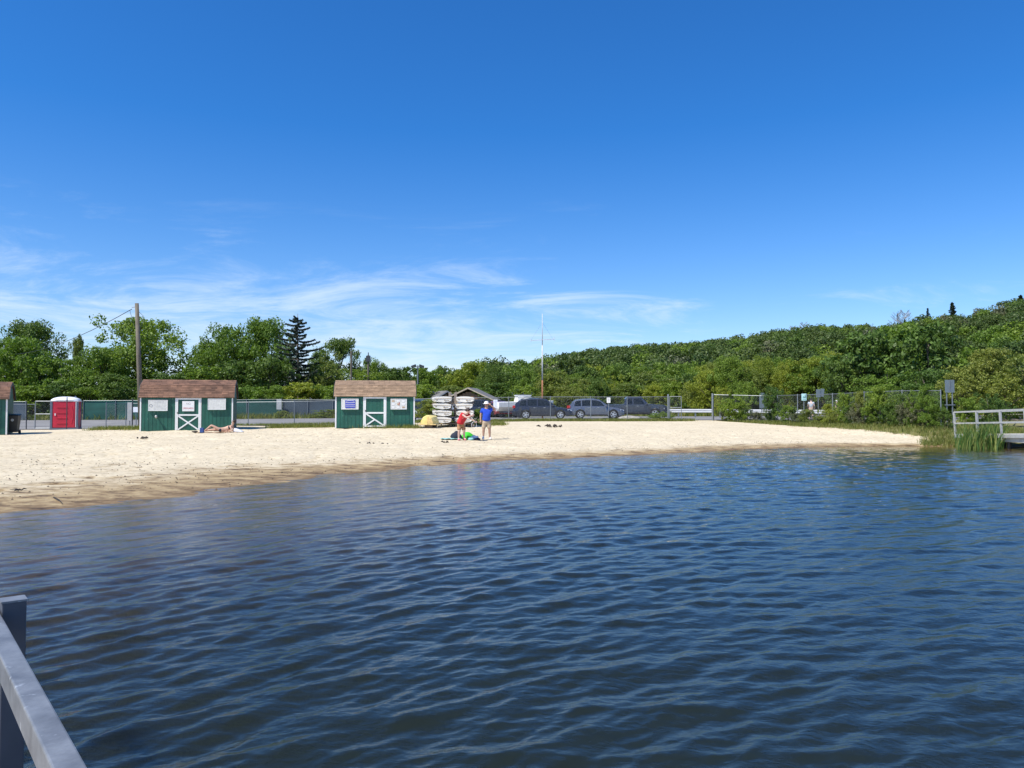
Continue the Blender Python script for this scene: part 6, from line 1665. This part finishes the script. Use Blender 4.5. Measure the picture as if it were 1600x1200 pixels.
lump('beach_bag', 735.5, 35.7, (.16, .14, .08), 'teal_cloth', 'low pale teal bag against the green one', 'bag', 5)
lump('folded_cloth', 746.5, 35.8, (.14, .12, .07), 'dark_cloth', 'small dark folded cloth at the right of the bags', 'cloth', 6)
def bag_towel():
    p = at(706, 36.0); q = MB(); rows = [[(-.5 + 1.0 * j / 10, -.3 + .6 * i / 6, .03 + .025 * math.sin(j * 2.1 + i * 1.4)) for j in range(11)] for i in range(7)]
    q.loft(rows, False, False); o = q.build('beach_cloth', M['teal_cloth'], None, True, loc=p); s_ = o.modifiers.new('t', 'SOLIDIFY'); s_.thickness = .01; tag(o, 'crumpled pale teal cloth left of the dark backpack', 'cloth')
bag_towel()
def debris(px, y, n, spread, label, cat, seed, size=.09):
    r = random.Random(seed); o = empty('driftwood', at(px, y), 0, label, cat)
    for k in range(n):
        a = Vector((r.gauss(0, spread), r.gauss(0, spread * .5), size * .4)); an = r.uniform(0, 6.28); l = r.uniform(.08, .3)
        a.z += G(o.location.x + a.x, o.location.y + a.y) - o.location.z
        MB().tube([a, a + Vector((math.cos(an) * l * .5, math.sin(an) * l * .5, size * r.uniform(.2, .9))), a + Vector((math.cos(an) * l, math.sin(an) * l, size * .2))], [size * .3, size * .5, size * .15], 6).build('stick', M['weed'], o, True)
debris(222, 35, 7, .14, 'dark tangle lying on the sand before the lifeguard shed', 'driftwood', 1)
debris(860, 46.5, 16, .26, 'dark driftwood heap on the sand in front of the SUV', 'driftwood', 2, .12)
debris(693, 33.6, 4, .12, 'small dark scraps on the sand left of the teal cloth', 'driftwood', 3, .07)
debris(584, 32.5, 6, .35, 'thin line of dark debris on the sand below the tan roofed shed', 'driftwood', 4, .05)
debris(36, 15.9, 4, .04, 'dark clump of weed on the wet sand near the left edge', 'driftwood', 5, .03)
def stick_in_water():
    a, b = P(84, 783, 14.9), P(98, 792, 14.2); a.z = G(a.x, a.y) + .03; b.z = max(.01, G(b.x, b.y) + .02)
    o = MB().tube([(0, 0, 0), (b - a) * .5 + Vector((.02, 0, .01)), (b - a)], [.015, .012, .006], 6).build('stick', M['weed'], None, loc=a); tag(o, 'thin dark stick lying across the wet sand at left', 'stick')
stick_in_water()
# pebbles and scraps scattered over the beach
pv, pf = [], []
cnt = 0
while cnt < 1500:
    x, y = rng.uniform(-22, 18), rng.uniform(13, 46)
    z = G(x, y)
    if z < .0 or z > .9: continue
    if z > .16 and rng.random() < .88: continue
    s_ = rng.uniform(.008, .022); k = len(pv)
    pv += [(x - s_, y - s_, z), (x + s_, y - s_ * .8, z), (x + s_ * .9, y + s_, z), (x - s_ * .8, y + s_ * 1.1, z), (x, y, z + s_ * 1.3)]
    pf += [(k, k + 1, k + 4), (k + 1, k + 2, k + 4), (k + 2, k + 3, k + 4), (k + 3, k, k + 4)]; cnt += 1
pb = link_mesh('pebbles', arr_mesh('pebbles', np.array(pv), np.array(pf)), mat('beach pebbles and bark', (0.10, 0.075, 0.05), 0.9, 0.5, 5, island=0.5)); tag(pb, 'dark pebbles and bark scraps strewn on the wet sand', 'pebbles', None, 'stuff')
print('objects', len(bpy.data.objects), 'tris', sum(len(m_.polygons) for m_ in bpy.data.meshes) * 2)
